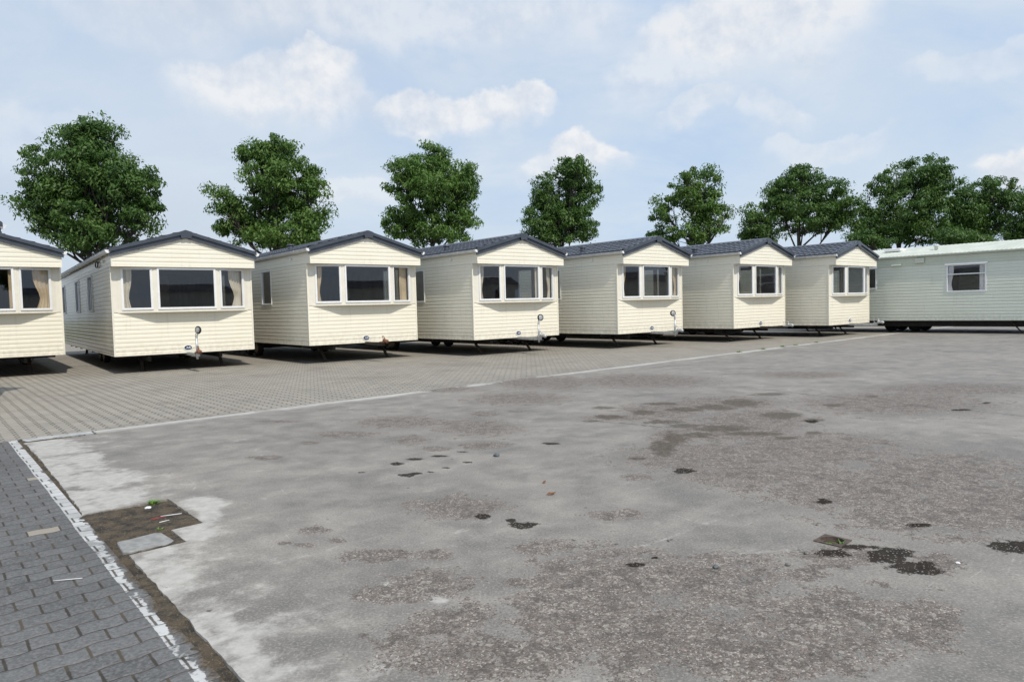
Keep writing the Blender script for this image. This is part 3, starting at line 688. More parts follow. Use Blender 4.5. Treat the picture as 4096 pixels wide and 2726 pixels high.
def caravan(name, L, left=(), right=((1.0, 2.05),), clmat=None, rust=False, jockey=None, curt=0, tie='L', nobadge=False, barmat=None, vent_y=2.0):
    t = empty(name, (0, 0, 0)); cl = clmat or M_CREAM; rr = random.Random(curt)
    zw0, zw1 = 1.775, 2.912; ZL = 1.70
    # walls
    mb = MB()
    clad(mb, plane_T((0, 0, 0), (1, 0, 0), (0, -1, 0)), -W2, W2, ZB, ZL-.012, pitch=.1158)
    mb.build('front_cladding', M_CREAM, t)
    TL = plane_T((-W2, 0, 0), (0, 1, 0), (-1, 0, 0)); TR = plane_T((W2, 0, 0), (0, 1, 0), (1, 0, 0))
    for T, wins in ((TL, left), (TR, right)):
        mb = MB(); h = [(a, b_, zw0+.02, zw1+.0) for a, b_ in wins]
        clad(mb, T, 0.02, L, ZB, ZG-.004, [(a, b_, c, min(d, ZG-.01)) for a, b_, c, d in h], pitch=.1155)
        clad(mb, T, -OV+.012, L, ZG, 3.29, pitch=.119)
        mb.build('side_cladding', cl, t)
    mb = MB(); clad(mb, plane_T((0, L, 0), (-1, 0, 0), (0, 1, 0)), -W2, W2, ZB, 3.9, pitch=.1158, top=lambda u: 3.84-.29*abs(u)); 
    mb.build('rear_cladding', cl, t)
    # bay of smooth panels
    bx = [(-1.70, 0), (-.815, -.253), (.815, -.253), (1.70, 0)]
    bay = MB(); z0, z1 = ZL, ZG-.002; wins = []
    bay.T = None
    fac = []
    for (xa, ya), (xb, yb) in zip(bx, bx[1:]):
        ln = math.hypot(xb-xa, yb-ya); u = ((xb-xa)/ln, (yb-ya)/ln, 0); n = (u[1], -u[0], 0); T = plane_T((xa, ya, 0), u, n)
        if abs(xa+xb) < .01: ws = (.05, ln-.05)
        elif xa < 0: ws = (.10, ln-.062)
        else: ws = (.062, ln-.10)
        clad(bay, T, 0, ln, z0+.022, z1, [(ws[0]+.01, ws[1]-.01, zw0+.01, zw1-.01)], prof=None)
        bay.T = T; bay.box((-.004, -.03, z0-.014), (ln+.004, .016, z0+.022)); bay.T = None
        fac.append((T, ws))
    bay.F(*[bay.P((x, y-.001, z0-.006)) for x, y in bx])
    for s in (-1, 1): bay.quad((s*1.70, -.002, z0), (s*1.815, -.002, z0), (s*1.815, -.002, z1), (s*1.70, -.002, z1))
    by = bay.build('bay', M_SMOOTH, t)
    for k, (T, ws) in enumerate(fac):
        f = window(t, T, ws[0], ws[1], zw0-.012, zw1-.006)
        ca = M_CURT if curt % 2 else M_CURTG
        if k == 0: curtain(f, T, ws[0]+.03, ws[0]+.03+(.17+.05*rr.random()), zw0, zw1-.03, ca, seed=curt+1, gather='L')
        if k == 2:
            wd = .20+.22*rr.random(); curtain(f, T, ws[1]-.03-wd, ws[1]-.03, zw0, zw1-.03, ca, seed=curt+2, gather='R' if tie != 'N' else None)
        if k == 1 and curt in (1, 4): curtain(f, T, ws[1]-.12, ws[1]-.03, zw0, zw1-.03, ca, seed=curt+3)
    for T, wins in ((TL, left), (TR, right)):
        for a, b_ in wins:
            f = window(t, T, a-.02, b_+.02, zw0, zw1, transom=None)
            curtain(f, T, a+.03, a+.22, zw0+.02, zw1-.05, M_CURT, back=.12, seed=int(a*10))
    # corner trims
    mb = MB()
    for s in (-1, 1):
        mb.box((s*W2-.022, -.020, ZB-.012), (s*W2+.022, .022, ZG-.003)); mb.box((s*(W2+.012)-.016, -OV-.014, ZG-.01), (s*(W2+.012)+.016, -OV+.022, 3.28))
    mb.box((-W2, -.017, ZB-.014), (W2, .0, ZB+.006))
    for s in (-1, 1): mb.box((s*W2-.016, .03, ZB-.014), (s*W2+.016, L, ZB+.004))
    mb.build('corner_trim', M_CREAM if clmat is None else M_SMOOTH, t)
    # gable and soffit
    mb = MB(); top = lambda u: 3.80-.285*abs(u)
    mb2 = MB()
    for ua, ub in ((-GW, 0), (0, GW)): clad(mb, plane_T((0, -OV, 0), (1, 0, 0), (0, -1, 0)), ua, ub, ZG+.012, 3.80, pitch=.119, top=top)
    mb.T = None; mb.box((-GW, -OV-.016, ZG-.012), (GW, -OV+.03, ZG+.012)); mb.build('gable_cladding', M_CREAM, t)
    mb = MB(); mb.box((-W2+.02, -OV+.035, ZG), (W2-.02, .12, ZG+.02)); mb.build('soffit', M_SMOOTH, t)
    # bargeboards
    sl = .283; c_, s_ = math.cos(math.atan(sl)), math.sin(math.atan(sl))
    for s in (-1, 1):
        mb = MB()
        for (o0, o1, d0, d1) in ((0, .045, -.190, .0), (.0, .098, -.082, -.006), (.0, .062, -.203, -.176), (-.25, .075, -.012, .014), (.043, .060, -.098, -.088)):
            p = [(0, -o0, d0), (0, -o1, d0), (0, -o1, d1), (0, -o0, d1)]
            mb.prism(p, (s*.0, -OV-.015, ZA), (s*1.905, -OV-.015, ZA-sl*1.905))
        mb.build('bargeboard', M_SLATE, t)
    mb = MB(); pl = [(-.16, .004), (0, .022), (.16, .004), (.16, -.036), (.125, -.215), (.0, -.195), (-.125, -.215), (-.16, -.036)]
    mb.prism([(x, 0, z-(abs(x)*.20 if z > -.1 else 0)) for x, z in pl], (0, -OV-.112, ZA), (0, -OV-.120, ZA)); mb.build('apex_plate', M_SLATE, t)
    v, f = ROOFS.setdefault(L, tile_roof(L)); mesh_np('roof', v, f, M_TILE, t)
    mb = MB(); mb.prism([(-.13, 0, -.03), (0, 0, .022), (.13, 0, -.03), (.12, 0, -.05), (0, 0, -.005), (-.12, 0, -.05)], (0, -OV-.03, ZA+.012), (0, L+.05, ZA+.012)); mb.build('ridge_cap', M_SLATE, t)
    # flue on the left slope
    zr = ZA-.02-SL*1.42
    mb = MB(); mb.disc((-1.42, vent_y, zr-.03), (0, 0, 1), [(.095, 0), (.095, .12), (.088, .13), (.088, .155), (.118, .165), (.118, .20), (.10, .215)], 18); mb.build('roof_vent', M_SLATE, t)
    # gutters
    for s in (-1, 1):
        mb = MB(); xc = s*1.925; g = []; n = 7
        for k in range(n+1):
            a = math.pi*k/n; g.append((xc+.068*math.cos(a), 3.345-.088*math.sin(a)))
        i0 = [mb.P((x, -OV-.005, z)) for x, z in g]; i1 = [mb.P((x, L, z)) for x, z in g]; mb.smooth = True
        for k in range(n): mb.F(i0[k], i0[k+1], i1[k+1], i1[k])
        mb.smooth = False
        pass
        gend = MB(); gend.prism([(x-xc+(0), 0, z-3.345) for x, z in g], (xc, -OV-.085, 3.347), (xc, -OV-.003, 3.347))
        for y in np.arange(.55, L, .92):
            mb.prism([((x-xc)*1.09, 0, (z-3.345)*1.09) for x, z in g], (xc, y, 3.348), (xc, y+.035, 3.348)); mb.box((min(xc, s*1.83), y, 3.262), (max(xc, s*1.83), y+.03, 3.285))
        gm = mb.build('gutter', M_GUTTER, t, bevel=-1); gend.build('gutter_end', M_WHITE, gm)
    # interior
    mb = MB(); mb.box((-1.78, .02, .60), (1.78, L-.05, .63)); mb.box((-1.78, .02, ZG+.03), (1.78, L-.05, ZG+.05)); mb.box((-1.78, 4.6, .63), (.5, 4.65, ZG+.03)); mb.box((-1.78, 2.6, .63), (-1.2, 4.5, 1.5)); 
    for T, wins, o_ in ((TL, left, -W2), (TR, right, W2)):
        clad(mb, T, .05, L-.06, .63, ZG+.03, [(a, b_, zw0+.0, zw1) for a, b_ in wins], prof=((0, -.05), (1, -.05)), pitch=2.4)
    mb.build('interior', M_INT, t)
    mb = MB(); mb.box((-1.72, .12, .63), (1.72, .75, 1.08)); mb.box((-1.70, .06, 1.08), (1.70, .20, 1.62)); mb.box((1.15, .8, .63), (1.74, 2.6, 1.08)); mb.build('sofa', M_CUSH, t, bevel=.03)
    chassis(t, L)
    drawbar(t, rust, jockey, barmat)
    if not nobadge: badge(t, 0, -.015, .665)
    mb = MB(); mb.disc((-W2-.012, 1.13, 3.14), (-1, 0, 0), [(.045, 0), (.045, .03), (.03, .045)], 14); mb.build('wall_vent', M_WHITE if clmat is None else M_SMOOTH, t)
    return t
ROOFS = {}
GRP = 'cream caravans parked side by side in the row'
DZ = [.023, -.037, .039, .01, -.003, .005, -.036]
POS = [(-13.932, 18.293, .672), (-9.229, 19.83, .652), (-4.542, 21.69, .679), (.215, 23.276, .69), (5.066, 25.246, .704), (9.752, 27.324, .689), (14.167, 29.207, .695)]
SPEC = [dict(L=14.5, left=((4.0, 5.0),), curt=1, barmat=M_GALV),
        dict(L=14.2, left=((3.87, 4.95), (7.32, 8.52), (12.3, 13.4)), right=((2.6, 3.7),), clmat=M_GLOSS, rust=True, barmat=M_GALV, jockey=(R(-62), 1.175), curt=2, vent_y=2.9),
        dict(L=12, left=((2.93, 3.80),), rust=True, curt=3, tie='N', barmat=M_LEG, vent_y=2.2),
        dict(L=12, left=((2.82, 3.60),), curt=4, jockey=(R(-12), 1.175)),
        dict(L=12, left=((2.78, 3.60),), curt=5, jockey=(R(158), 1.19)),
        dict(L=12, left=((5.0, 5.9),), curt=6, barmat=M_LEG),
        dict(L=12, left=((5.2, 6.1),), curt=7)]
LAB = ['cream caravan cut off by the left edge, only its right half showing',
       'leftmost whole cream caravan, with glossy side wall, black cable loop and rusty hitch',
       'cream caravan with one narrow side window and low rusty hitch without a jockey wheel',
       'cream caravan in the middle, jockey wheel turned right of its stand',
       'cream caravan with jockey wheel turned to the left of its stand, fourth from the green one',
       'small looking cream caravan with dark hitch, second before the pale green caravan',
       'farthest cream caravan standing right beside the pale green caravan']
LAB[4] = 'cream caravan with jockey wheel turned to the left above its galvanised hitch'
vans = []
for k, (p, sp) in enumerate(zip(POS, SPEC)):
    t = caravan('static_caravan', **sp); x, y, a = p
    t.location = (x, y, 0); t.rotation_euler = (0, 0, a); tag(t, LAB[k], 'caravan', GRP)
    for c in t.children:
        if not c.name.startswith(('leg', 'wheel', 'axle')): c.location.z = DZ[k]
    vans.append(t)
# hose loop hanging on the glossy wall
mb = MB(); mb.tube([(-W2-.035, 2.32+.27*math.cos(k*math.pi/14), 3.09+.085*math.sin(k*math.pi/14)) for k in range(29)], .012, 6); mb.tube([(-W2-.05, 2.31+.26*math.cos(k*math.pi/14), 3.085+.080*math.sin(k*math.pi/14)) for k in range(29)], .011, 6); mb.tube([(-W2-.03, 2.10, 3.13), (-W2-.02, 1.95, 3.16), (-W2-.01, 1.85, 3.155)], .010, 6)
h = mb.build('cable_loop', M_HOSE, vans[1])
# caravan at the very left edge, only its eave corner in view
mbt = caravan('static_caravan', L=10, left=(), right=(), curt=8, nobadge=True)
cs, sn = math.cos(R(72)), math.sin(R(72)); cxy = at(7, 545, 13.35)
mbt.rotation_euler = (0, 0, R(72)); mbt.location = (cxy.x-(cs*1.97-sn*-.32), cxy.y-(sn*1.97+cs*-.32), 0)
tag(mbt, 'caravan at the left edge, only its roof tip and gutter in view', 'caravan', GRP)
# reflected caravans standing opposite
for k, (x, y, a) in enumerate(((24.5, 1.5, R(149)), (33.5, 16.0, R(149)), (42.5, 31.0, R(149)))):
    t = copy_tree(vans[3] if k else vans[2]); t.location = (x, y, 0); t.rotation_euler = (0, 0, a)
    tag(t, ['cream tiled-roof caravan opposite the row, reflected in the left windows', 'cream tiled-roof caravan opposite the row, reflected in the middle windows', 'cream tiled-roof caravan opposite, reflected in the right-hand windows'][k], 'caravan', GRP)

# ---------------------------------------------------------------- pale green caravan
def green_caravan():
    a = R(39.8); n = Vector((math.cos(a), math.sin(a), 0)); d = Vector((math.sin(a), -math.cos(a), 0))
    t = empty('static_caravan', n*32.4+d*-7.2, a)       # local x: into the caravan, local y: towards its rear
    L = 10.5; T = plane_T((0, 0, 0), (0, 1, 0), (-1, 0, 0)); zc = 2.86; ze = 3.27; Wd = 3.8
    wins = [(2.05, 3.47, 1.70, 2.83), (6.25, 7.05, 1.93, 2.86)]
    mb = MB(); clad(mb, T, 0, L, .53, zc, [(p, q, r_+.02, s_-.02) for p, q, r_, s_ in wins], pitch=.129); clad(mb, plane_T((0, L, 0), (1, 0, 0), (0, 1, 0)), 0, Wd, .53, ze, pitch=.129)
    clad(mb, plane_T((Wd, 0, 0), (0, 1, 0), (1, 0, 0)), 0, L, .53, ze, pitch=.129); clad(mb, plane_T((0, 0, 0), (1, 0, 0), (0, -1, 0)), 0, Wd, .53, ze, pitch=.129); mb.build('wall_cladding', M_GREEN, t)
    mb = MB(); clad(mb, T, -.02, L+.02, zc+.001, ze, pitch=.129, prof=((0, .020), (.58, .020), (.68, .010), (1, .010))); mb.build('wall_band', M_GBAND, t)
    # corrugated low roof
    ys = np.arange(-.12, L+.12, .04); v = []; f = []
    prof = [(-.13, ze-.01), (-.13, ze+.03), (-.02, ze+.07), (Wd/2, ze+.50), (Wd+.02, ze+.07), (Wd+.13, ze+.03), (Wd+.13, ze-.01)]
    for i, (x, z) in enumerate(prof):
        for k, y in enumerate(ys): v.append((x, y, z+(.007 if k % 4 in (0, 1) else 0)*(0 < i < 6)))
    nn = len(ys)
    for i in range(len(prof)-1):
        for k in range(nn-1): f.append((i*nn+k, i*nn+k+1, (i+1)*nn+k+1, (i+1)*nn+k))
    mesh_np('roof', np.array(v), np.array(f), M_PALEROOF, t)
    mb = MB(); mb.prism([(0, 0, 0), (0, .0, .05), (-.075, 0, .055), (-.085, 0, .02), (-.03, 0, -.01)], (-.021, -.1, ze-.055), (-.021, L+.1, ze-.055)); mb.build('gutter', M_GBAND, t)
    for k, (p, q, r_, s_) in enumerate(wins):
        f_ = window(t, T, p, q, r_, s_, transom=(2.43 if k == 0 else None), hood=True)
        if k == 0: curtain(f_, T, p+.03, p+.26, r_+.03, s_-.04, M_NET, seed=3, back=.07); curtain(f_, T, q-.24, q-.03, r_+.03, s_-.04, M_NET, seed=5, back=.07, gather='R')
    mb = MB(); mb.box((.05, .05, .60), (Wd-.05, L-.05, .63)); mb.box((.05, 4.2, .63), (Wd-.05, 4.25, 3.2)); mb.build('interior', M_INT, t)
    for (p, q, r_, s_) in ((4.30, 4.66, 2.97, 3.18),): 
        mb = MB(); mb.T = T; mb.box((p, .02, r_), (q, .10, s_)); mb.build('wall_box', M_GBAND, t, bevel=.01)
    mb = MB(); mb.T = T; mb.prism([(0, 0, 0), (0, .10, 0), (0, .0, .07)], (5.2, .02, 2.92), (5.60, .02, 2.92)); mb.build('door_hood', M_GREEN, t)
    mb = MB(); mb.T = T
    for p in (3.7, 3.82): mb.box((p, .02, 3.0), (p+.05, .04, 3.06))
    mb.build('small_vent', M_GBAND, t)
    mb = MB(); mb.box((.9, 5.6, ze+.32), (1.5, 6.3, ze+.46)); mb.build('roof_light', M_WHITE, t, bevel=.03)
    mb = MB(); mb.disc((.85, 4.15, ze+.28), (0, 0, 1), [(.07, 0), (.07, .12), (.11, .13), (.11, .19), (.02, .20)], 16); mb.build('roof_vent', M_GUTTER, t)
    mb = MB()
    for x in (.6, 1.9, Wd-.6): mb.box((x-.04, .2, .26), (x+.04, L-.2, .525))
    mb.box((.03, .03, .505), (Wd-.03, L-.03, .545)); mb.build('chassis', M_CHASSIS, t)
    for y in (5.2, 6.2):
        for x in (1.5, Wd-1.2):
            mb = MB(); mb.disc((x, y, .31), (1, 0, 0), [(.2, -.08), (.31, -.06), (.31, .06), (.2, .08)], 20); wh = mb.build('wheel', M_RUBBER, t)
    for x in (.45, Wd-.45):
        for y in (.9, L-.9):
            mb = MB(); mb.prism([(-.04, 0, 0), (.04, 0, 0), (.03, .05, 0), (-.03, .05, 0)], (x, y+.45, .53), (x, y, .0)); mb.build('leg', M_LEG, t)
    return tag(t, 'pale green caravan with low pale roof standing side on at the right', 'caravan')
green_caravan()
# ---------------------------------------------------------------- trees
def leafmat(name, a, b_, c):
    m, nt, bs, tc = material(name); OB = tc.outputs['Object']
    r = E(nt, attr(nt, 'rnd').outputs['Fac'])
    cc = mix(nt, r, a, b_); cc = mix(nt, noise(nt, OB, .8, 3).step(.4, .65)*.5, cc, c)
    o_ = nt.nodes['Material Output']; tr = nt.nodes.new('ShaderNodeBsdfTranslucent'); ms = nt.nodes.new('ShaderNodeMixShader'); ms.inputs[0].default_value = .22
    nt.links.new(cc, bs.inputs['Base Color']); nt.links.new(mix(nt, 1, cc, (1.1, 1.5, .45), 'MULTIPLY'), tr.inputs[0])
    bs.inputs['Roughness'].default_value = .5; bs.inputs['Specular IOR Level'].default_value = .35
    nt.links.new(bs.outputs[0], ms.inputs[1]); nt.links.new(tr.outputs[0], ms.inputs[2]); nt.links.new(ms.outputs[0], o_.inputs[0]); return m
LEAF = [leafmat('ash leaves', (.040, .098, .018), (.100, .185, .036), (.15, .235, .062)), leafmat('dark ash leaves', (.034, .085, .019), (.080, .155, .033), (.115, .190, .050))]
BARK = simple('grey bark', (.055, .050, .040), .9, var=.3, scale=8, bmp=.6)
def tree(lobes, D, tx, seed, mat, label, leaves=26000, ls=.30, gap=.0, group='ash trees standing behind the caravans', clear=1.0):
    rg = np.random.default_rng(seed); k = 1.7386/FPX*D
    base = at(tx, 560, D); bx, by = base.x, base.y
    cs = []; 
    for (px, py, rx, ry) in lobes:
        c = at(px, py, D); rd = (rx+ry)*.5*k
        cs.append((np.array([c.x, c.y+rg.normal(0, .25)*rd*1.2, c.z]), np.array([rx*k, rd*1.05, ry*k])))
    t = empty('ash_tree', (bx, by, 0)); O = np.array([bx, by, 0.])
    # leaf clumps spread through every lobe, denser towards the shell
    vol = np.array([np.prod(r)**.70 for c, r in cs]); vol /= vol.sum()
    ls = ls*.80; ncl = int(leaves*1.25/85*clear); cl = []
    while len(cl) < ncl:
        i = rg.choice(len(cs), p=vol); c, r = cs[i]; d = rg.normal(0, 1, 3); d /= np.linalg.norm(d)
        rad = rg.random()**(1/2.4); p = c+d*r*rad*1.0
        if p[2] < 1.7: continue
        cl.append((p, (.28+.48*rg.random())*ls/.24*1.15))
    pos = []; nrm = []; sz = []; rn = []
    for p, R0 in cl:
        m = int(104*rg.uniform(.5, 1.45)); q = rg.normal(0, 1, (m, 3)); q /= np.linalg.norm(q, axis=1)[:, None]
        rr_ = rg.random(m)**.45
        q = q*rr_[:, None]*np.array([1, 1, .62])*R0
        sh = rg.uniform(0, 1)
        pos.append(p+q); nrm.append(q/R0*1.1+rg.normal(0, .55, (m, 3))+np.array([0, 0, .55])); sz.append(rg.uniform(.65, 1.25, m)*ls); rn.append(np.clip(rg.normal(sh, .22, m), 0, 1))
    pos = np.vstack(pos); nrm = np.vstack(nrm); sz = np.concatenate(sz); rn = np.concatenate(rn)
    nrm /= np.linalg.norm(nrm, axis=1)[:, None]; N = len(pos)
    a = np.cross(nrm, rg.normal(0, 1, (N, 3))); a /= np.linalg.norm(a, axis=1)[:, None]; a[:, 2] -= .25; b_ = np.cross(nrm, a)
    L = a*sz[:, None]*.5; Wd = b_*sz[:, None]*.19; droop = np.array([0, 0, -1])*sz[:, None]*.10
    P0 = pos-O
    v = np.stack([P0-L, P0-L*.1+Wd, P0+L+droop, P0-L*.1-Wd], 1).reshape(-1, 3); f = np.arange(4*N).reshape(-1, 4)
    cr = mesh_np('crown', v, f, mat, t)
    at_ = cr.data.attributes.new('rnd', 'FLOAT', 'POINT'); at_.data.foreach_set('value', np.repeat(rn, 4).astype('f'))
    # trunk and limbs
    mb = MB(); ctr = sum(c for c, r in cs)/len(cs)-O; top = max(c[2]+r[2]*.5 for c, r in cs); bot = min(c[2]-r[2] for c, r in cs)
    fork = max(2.2, bot*.75); tr0 = .028*top*.55
    mb.tube([(0, 0, -.1), (.05, 0, fork*.5), (ctr[0]*.2, 0, fork), (ctr[0]*.6, ctr[1]*.5, (fork+top)/2), (ctr[0]*.9, ctr[1], top*.93)], [tr0*1.15, tr0, tr0*.85, tr0*.5, .04], 9)
    for c, r in cs:
        e = c-O; h0 = fork+(e[2]-fork)*.25*rg.random(); s = Vector((ctr[0]*.2, 0, h0)); e = Vector(e); mid = s.lerp(e, .5)+Vector((0, 0, -.10*(e-s).length))+Vector(rg.normal(0, .12, 3))
        mb.tube([s, mid, e], [tr0*.45, tr0*.3, .045], 7)
        near = [p for p, R0 in cl if np.linalg.norm((p-c)/r) < 1.05]; rg.shuffle(near)
        for p in near[:26]:
            pe = Vector(p-O); st = mid.lerp(e, rg.uniform(.1, .9)); m2 = st.lerp(pe, .5)+Vector(rg.normal(0, .10, 3))
            mb.tube([st, m2, pe], [.045, .03, .012], 5, cap=False)
    mb.build('trunk', BARK, t)
    return tag(t, label, 'tree', group)
tree([(170,330,72,62),(212,305,50,38),(125,400,78,75),(280,400,62,50),(205,450,120,80),(75,462,52,36),(318,430,55,62),(75,500,42,22),(225,530,110,38),(185,560,62,24),(330,495,45,45),(130,520,55,35),(210,380,70,60)], 40, 205, 1, LEAF[1], 'largest ash tree with a wide crown, behind the gap between the two leftmost caravans', 40000, .27)
tree([(640,340,44,38),(598,352,48,26),(640,410,80,60),(525,458,36,38),(600,480,80,60),(700,480,52,76),(660,540,90,34),(540,520,50,38),(718,420,26,34),(560,355,16,18)], 50, 640, 2, LEAF[0], 'ash tree with a pointed top and a separate lower lobe on its left', 32000, .30)
tree([(990,365,45,40),(935,410,50,46),(1050,425,48,52),(990,450,96,80),(925,510,42,38),(1062,510,44,45),(990,540,82,28),(1080,400,20,28)], 58, 990, 3, LEAF[0], 'egg-shaped ash tree rising behind the third whole caravan', 30000, .32)
tree([(1318,395,48,36),(1258,440,32,44),(1335,440,48,50),(1280,490,75,50),(1232,515,34,34),(1325,515,48,42),(1270,550,55,18)], 62, 1285, 4, LEAF[1], 'narrow ash tree leaning right behind the middle of the row', 24000, .32)
tree([(1620,412,50,34),(1575,438,40,38),(1605,470,62,42),(1527,482,32,34),(1525,530,38,30),(1640,515,52,38),(1672,490,22,22),(1590,540,60,24)], 64, 1622, 5, LEAF[0], 'thin airy ash tree with its bare limbs showing through the right side', 17000, .32, clear=.85)
tree([(1850,425,62,42),(1800,452,42,44),(1905,470,50,44),(1850,495,100,50),(1738,505,28,40),(1755,540,48,24),(1925,505,32,28),(1850,395,22,16)], 66, 1840, 6, LEAF[1], 'round-topped ash tree with a low left lobe, behind the two farthest cream caravans', 28000, .33)
tree([(2115,395,70,42),(2052,430,52,38),(2150,435,52,55),(2080,485,88,52),(2015,520,50,34),(1968,515,28,36),(2110,530,90,32),(1990,480,22,24)], 68, 2070, 7, LEAF[1], 'tall broad ash tree behind the left end of the green caravan', 30000, .34)
tree([(2272,442,50,32),(2255,480,55,40),(2200,480,42,48),(2215,530,62,34),(2310,465,28,32),(2285,520,34,30)], 72, 2262, 8, LEAF[1], 'smaller ash tree between the tall broad one and the right edge', 21000, .34)
tree([(2348,490,32,44),(2345,530,44,28),(2400,480,50,50),(2400,540,60,40)], 74, 2362, 9, LEAF[1], 'ash tree cut off by the right edge of the picture', 15000, .34)
tree([(1978,548,30,20),(2030,558,26,10),(2195,546,38,24),(2262,558,34,12)], 60, 2080, 10, LEAF[1], 'low dark shrubs growing just above the green caravan roof', 7000, .28, group=None)
o = [x for x in COL.objects if x.get('label', '').startswith('low dark shrubs')][0]; o['category'] = 'shrub'; o.name = 'shrub_thicket'
if 'group' in o: del o['group']
# trees opposite, mirrored in the windows
src = [x for x in COL.objects if x.get('category') == 'tree']
for k, (x, y) in enumerate(((56, -24), (62, 4), (66, 30), (42, -42))):
    t = copy_tree(src[1+k % 3]); t.location = (x, y, 0); t.scale = (.8, .8, .8); t['label'] = ['ash tree far opposite the row, seen only reflected in the leftmost windows', 'ash tree far opposite, reflected in the big window of the second caravan', 'ash tree far opposite, reflected low in the right-hand windows', 'ash tree far opposite, off to the left in the window reflections'][k]

# ---------------------------------------------------------------- small things
M_IRON = simple('rusted cast iron', (.085, .06, .048), .7, var=.35, scale=30, bmp=.5)
M_GRASS = simple('fresh green blade', (.13, .26, .035), .6, var=.3, scale=20)
c0, s0 = math.cos(R(42.9)), math.sin(R(42.9)); dx0, dy0 = 2.013, 4.378
dr = empty('drain', (dx0, dy0, 0), R(42.9)); tag(dr, 'square iron drain frame with a sunken round opening and weeds inside', 'drain')
mb = MB(); N = 32; hs = .086; r0 = .072
sq = []
for k in range(N):
    a = 2*math.pi*k/N; c_, s_ = math.cos(a), math.sin(a); q = hs/max(abs(c_), abs(s_)); sq.append((c_*q, s_*q))
top_o = [mb.P((x, y, .007)) for x, y in sq]; bot_o = [mb.P((x, y, -.02)) for x, y in sq]
rings = []
for (r, z) in ((r0, .006), (r0-.002, -.012), (r0-.010, -.014), (r0-.012, -.03), (r0-.020, -.032), (r0-.021, -.075)):
    rings.append([mb.P((r*math.cos(2*math.pi*k/N), r*math.sin(2*math.pi*k/N), z)) for k in range(N)])
seq = [bot_o, top_o]+rings
for A, B in zip(seq, seq[1:]):
    for k in range(N): mb.F(A[k], A[(k+1) % N], B[(k+1) % N], B[k])
mb.build('frame', M_IRON, dr)
mb = MB(); mb.disc((0, 0, -.075), (0, 0, 1), [(.068, 0), (.066, .018), (.03, .026)], 24); mb.build('silt', MAT_SOIL, dr)
def tuft(name, x, y, z, n, h, seed, label, parent=None, cat='weed', grp=None, spread=.3, wd=.004):
    r = random.Random(seed); mb = MB()
    for k in range(n):
        a = r.random()*6.28; l = h*r.uniform(.5, 1); bx, by = r.gauss(0, spread*h*.3), r.gauss(0, spread*h*.3); dx, dy = math.cos(a)*l*spread*r.uniform(.5, 2.2), math.sin(a)*l*spread*r.uniform(.5, 2.2); w_ = wd*r.uniform(.7, 1.3); px, py = -math.sin(a)*w_, math.cos(a)*w_
        p = [(bx-px, by-py, 0), (bx+px, by+py, 0), (bx+dx*.5+px*.8, by+dy*.5+py*.8, l*.7), (bx+dx*.5-px*.8, by+dy*.5-py*.8, l*.7), (bx+dx*1.4, by+dy*1.4, l*.85)]
        i = [mb.P(q) for q in p]; mb.F(i[0], i[1], i[2], i[3]); mb.F(i[3], i[2], i[4])
    o = mb.build(name, M_GRASS, bevel=-1); o.location = (x, y, z); return tag(o, label, cat, grp)
tuft('grass_tuft', 2.05, 4.34, -.055, 26, .085, 1, 'green grass tuft growing inside the drain', spread=.55, wd=.003)
mb = MB()
for a in (0.3, 1.7, 3.1, 4.6):
    for q in (0,):
        L_ = .032; ca, sa = math.cos(a), math.sin(a); p = [(0, 0, .02), (ca*L_*.5-sa*.012, sa*L_*.5+ca*.012, .038), (ca*L_, sa*L_, .034), (ca*L_*.5+sa*.012, sa*L_*.5-ca*.012, .036)]; mb.F(*[mb.P(v) for v in p])
mb.tube([(0, 0, 0), (.002, 0, .022)], .002, 5)
o = mb.build('seedling', M_GRASS, bevel=-1); o.location = (1.985, 4.375, -.05); tag(o, 'small round-leaved green seedling inside the drain', 'weed')
tuft('grass_tuft', -3.02, 5.735, -.02, 60, .045, 3, 'green weed tuft in the far corner of the bare soil gap', spread=.9, wd=.004)
tuft('grass_tuft', -2.60, 5.02, -.02, 16, .025, 4, 'tiny green sprout beside the grey paving slab', spread=.9, wd=.004)
for k, (x, y) in enumerate(((6.9, 21.15), (8.0, 22.2), (9.0, 23.15), (9.7, 23.8), (10.9, 24.9))):
    tuft('grass_tuft', x, y, -.01, 40, .07, 10+k, ['green weed in the paving joint, nearest of the five along the far edge', 'second nearest green weed in the far paving joint', 'middle one of the five green weeds in the far paving joint', 'green weed in the far paving joint, fourth from the near end', 'farthest green weed in the paving joint by the farthest caravans'][k], spread=1.3, wd=.008, grp='weeds along the far paving joint')
# litter and stones
M_STRAW = simple('white drinking straw', (.75, .76, .78), .4, var=.05); M_RED = simple('red plastic', (.42, .03, .03), .4); M_DRY = simple('dry brown leaf', (.17, .075, .028), .8, var=.4, scale=60); M_STONE = simple('small grey stone', (.16, .15, .14), .9, var=.4, scale=60); M_SSTONE = simple('slate blue stone', (.10, .12, .13), .8, var=.3, scale=40)
def stick(name, p, q, r, mat, label, cat): mb = MB(); mb.tube([p, q], r, 7); return tag(mb.build(name, mat), label, cat)
stick('straw', (-2.76, 5.34, -.008), (-2.62, 5.39, -.004), .003, M_STRAW, 'white straw lying in the bare soil gap', 'straw')
stick('plastic_stick', (-2.80, 5.27, -.008), (-2.72, 5.32, -.008), .003, M_RED, 'short red stick lying in the bare soil gap', 'litter')
stick('plastic_stick', (-2.69, 5.18, -.008), (-2.64, 5.23, -.006), .003, M_STRAW, 'short pale stick below the white straw in the soil gap', 'litter')
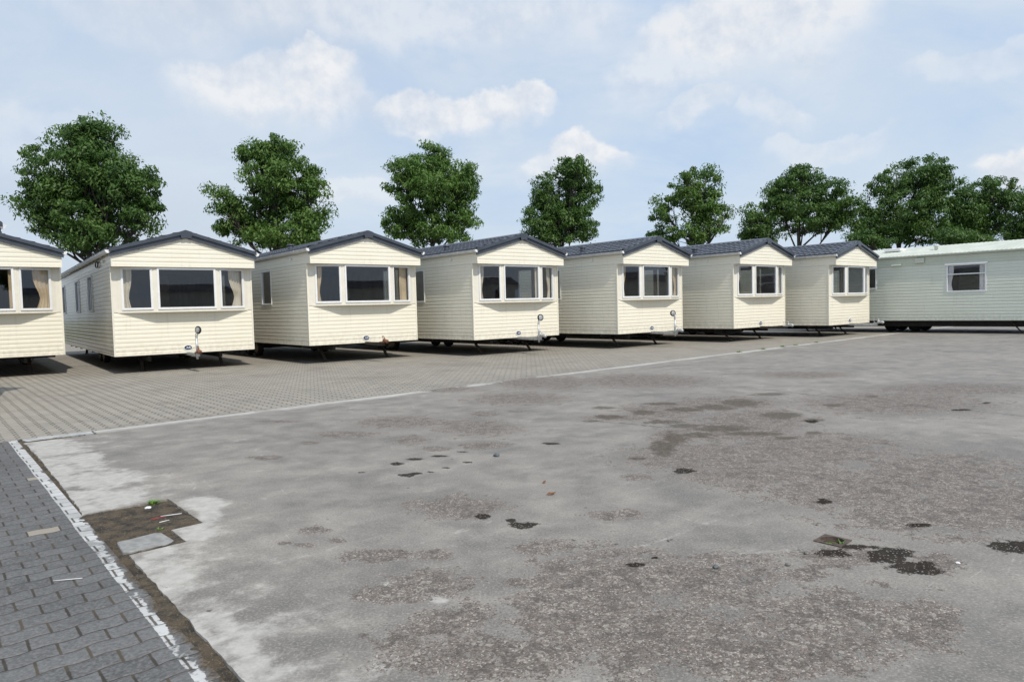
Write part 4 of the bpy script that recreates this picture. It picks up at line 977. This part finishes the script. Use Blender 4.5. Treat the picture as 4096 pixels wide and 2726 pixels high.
stick('straw', (-2.745, 4.045, -.001), (-2.59, 4.075, -.001), .0022, M_STRAW, 'thin white stalk lying on the dark pavers', 'straw')
def pebble(name, x, y, r, mat, label, cat='stone', z=0, flat=.6, seed=0):
    bm = bmesh.new(); bmesh.ops.create_icosphere(bm, subdivisions=2, radius=r); rr = random.Random(seed)
    for v in bm.verts: v.co *= rr.uniform(.78, 1.12); v.co.z *= flat
    me = bpy.data.meshes.new(name); bm.to_mesh(me); bm.free(); me.materials.append(mat); o = bpy.data.objects.new(name, me); COL.objects.link(o); o.location = (x, y, z+r*flat*.7); return tag(o, label, cat)
pebble('paper_scrap', -3.0, 5.61, .028, M_STRAW, 'white paper scrap by the weed tuft in the soil gap', 'litter', -.02, .35, 1)
pebble('paper_scrap', 2.54, 3.954, .014, M_STRAW, 'white scrap on the concrete right of the drain', 'litter', 0, .4, 2)
pebble('stone', -.19, 7.17, .035, M_SSTONE, 'blue grey stone alone in the middle of the yard', seed=3)
pebble('stone', 1.571, 3.987, .016, M_STONE, 'dark pebble on the concrete to the left of the drain', seed=4)
pebble('stone', 1.752, 4.161, .015, M_STONE, 'brown pebble close to the near left side of the drain', seed=5)
pebble('stone', 2.055, 4.701, .010, M_STONE, 'tiny pebble on the concrete behind the drain', seed=6)
pebble('stone', 1.15, 3.98, .018, M_SSTONE, 'black pebble on the scaled concrete in front left of the drain', seed=7)
def leaf(x, y, l, a, label, seed):
    mb = MB(); c, s = math.cos(a), math.sin(a); pr = [(-1, 0, .004), (-.4, .38, .016), (.3, .42, .012), (1, .05, .022), (.4, -.36, .006), (-.4, -.34, .003)]
    i = [mb.P((x+(u*c-v*s)*l, y+(u*s+v*c)*l, z+.003)) for u, v, z in pr]; cc = mb.P((x, y, .008))
    for k in range(6): mb.F(i[k], i[(k+1) % 6], cc)
    return tag(mb.build('dry_leaf', M_DRY, bevel=-1), label, 'leaf', 'dry leaves on the concrete')
leaf(.29, 5.64, .042, .1, 'dry brown leaf flat on the concrete, the larger one', 1); leaf(.25, 6.02, .024, .9, 'small dry brown leaf behind the larger one', 2)
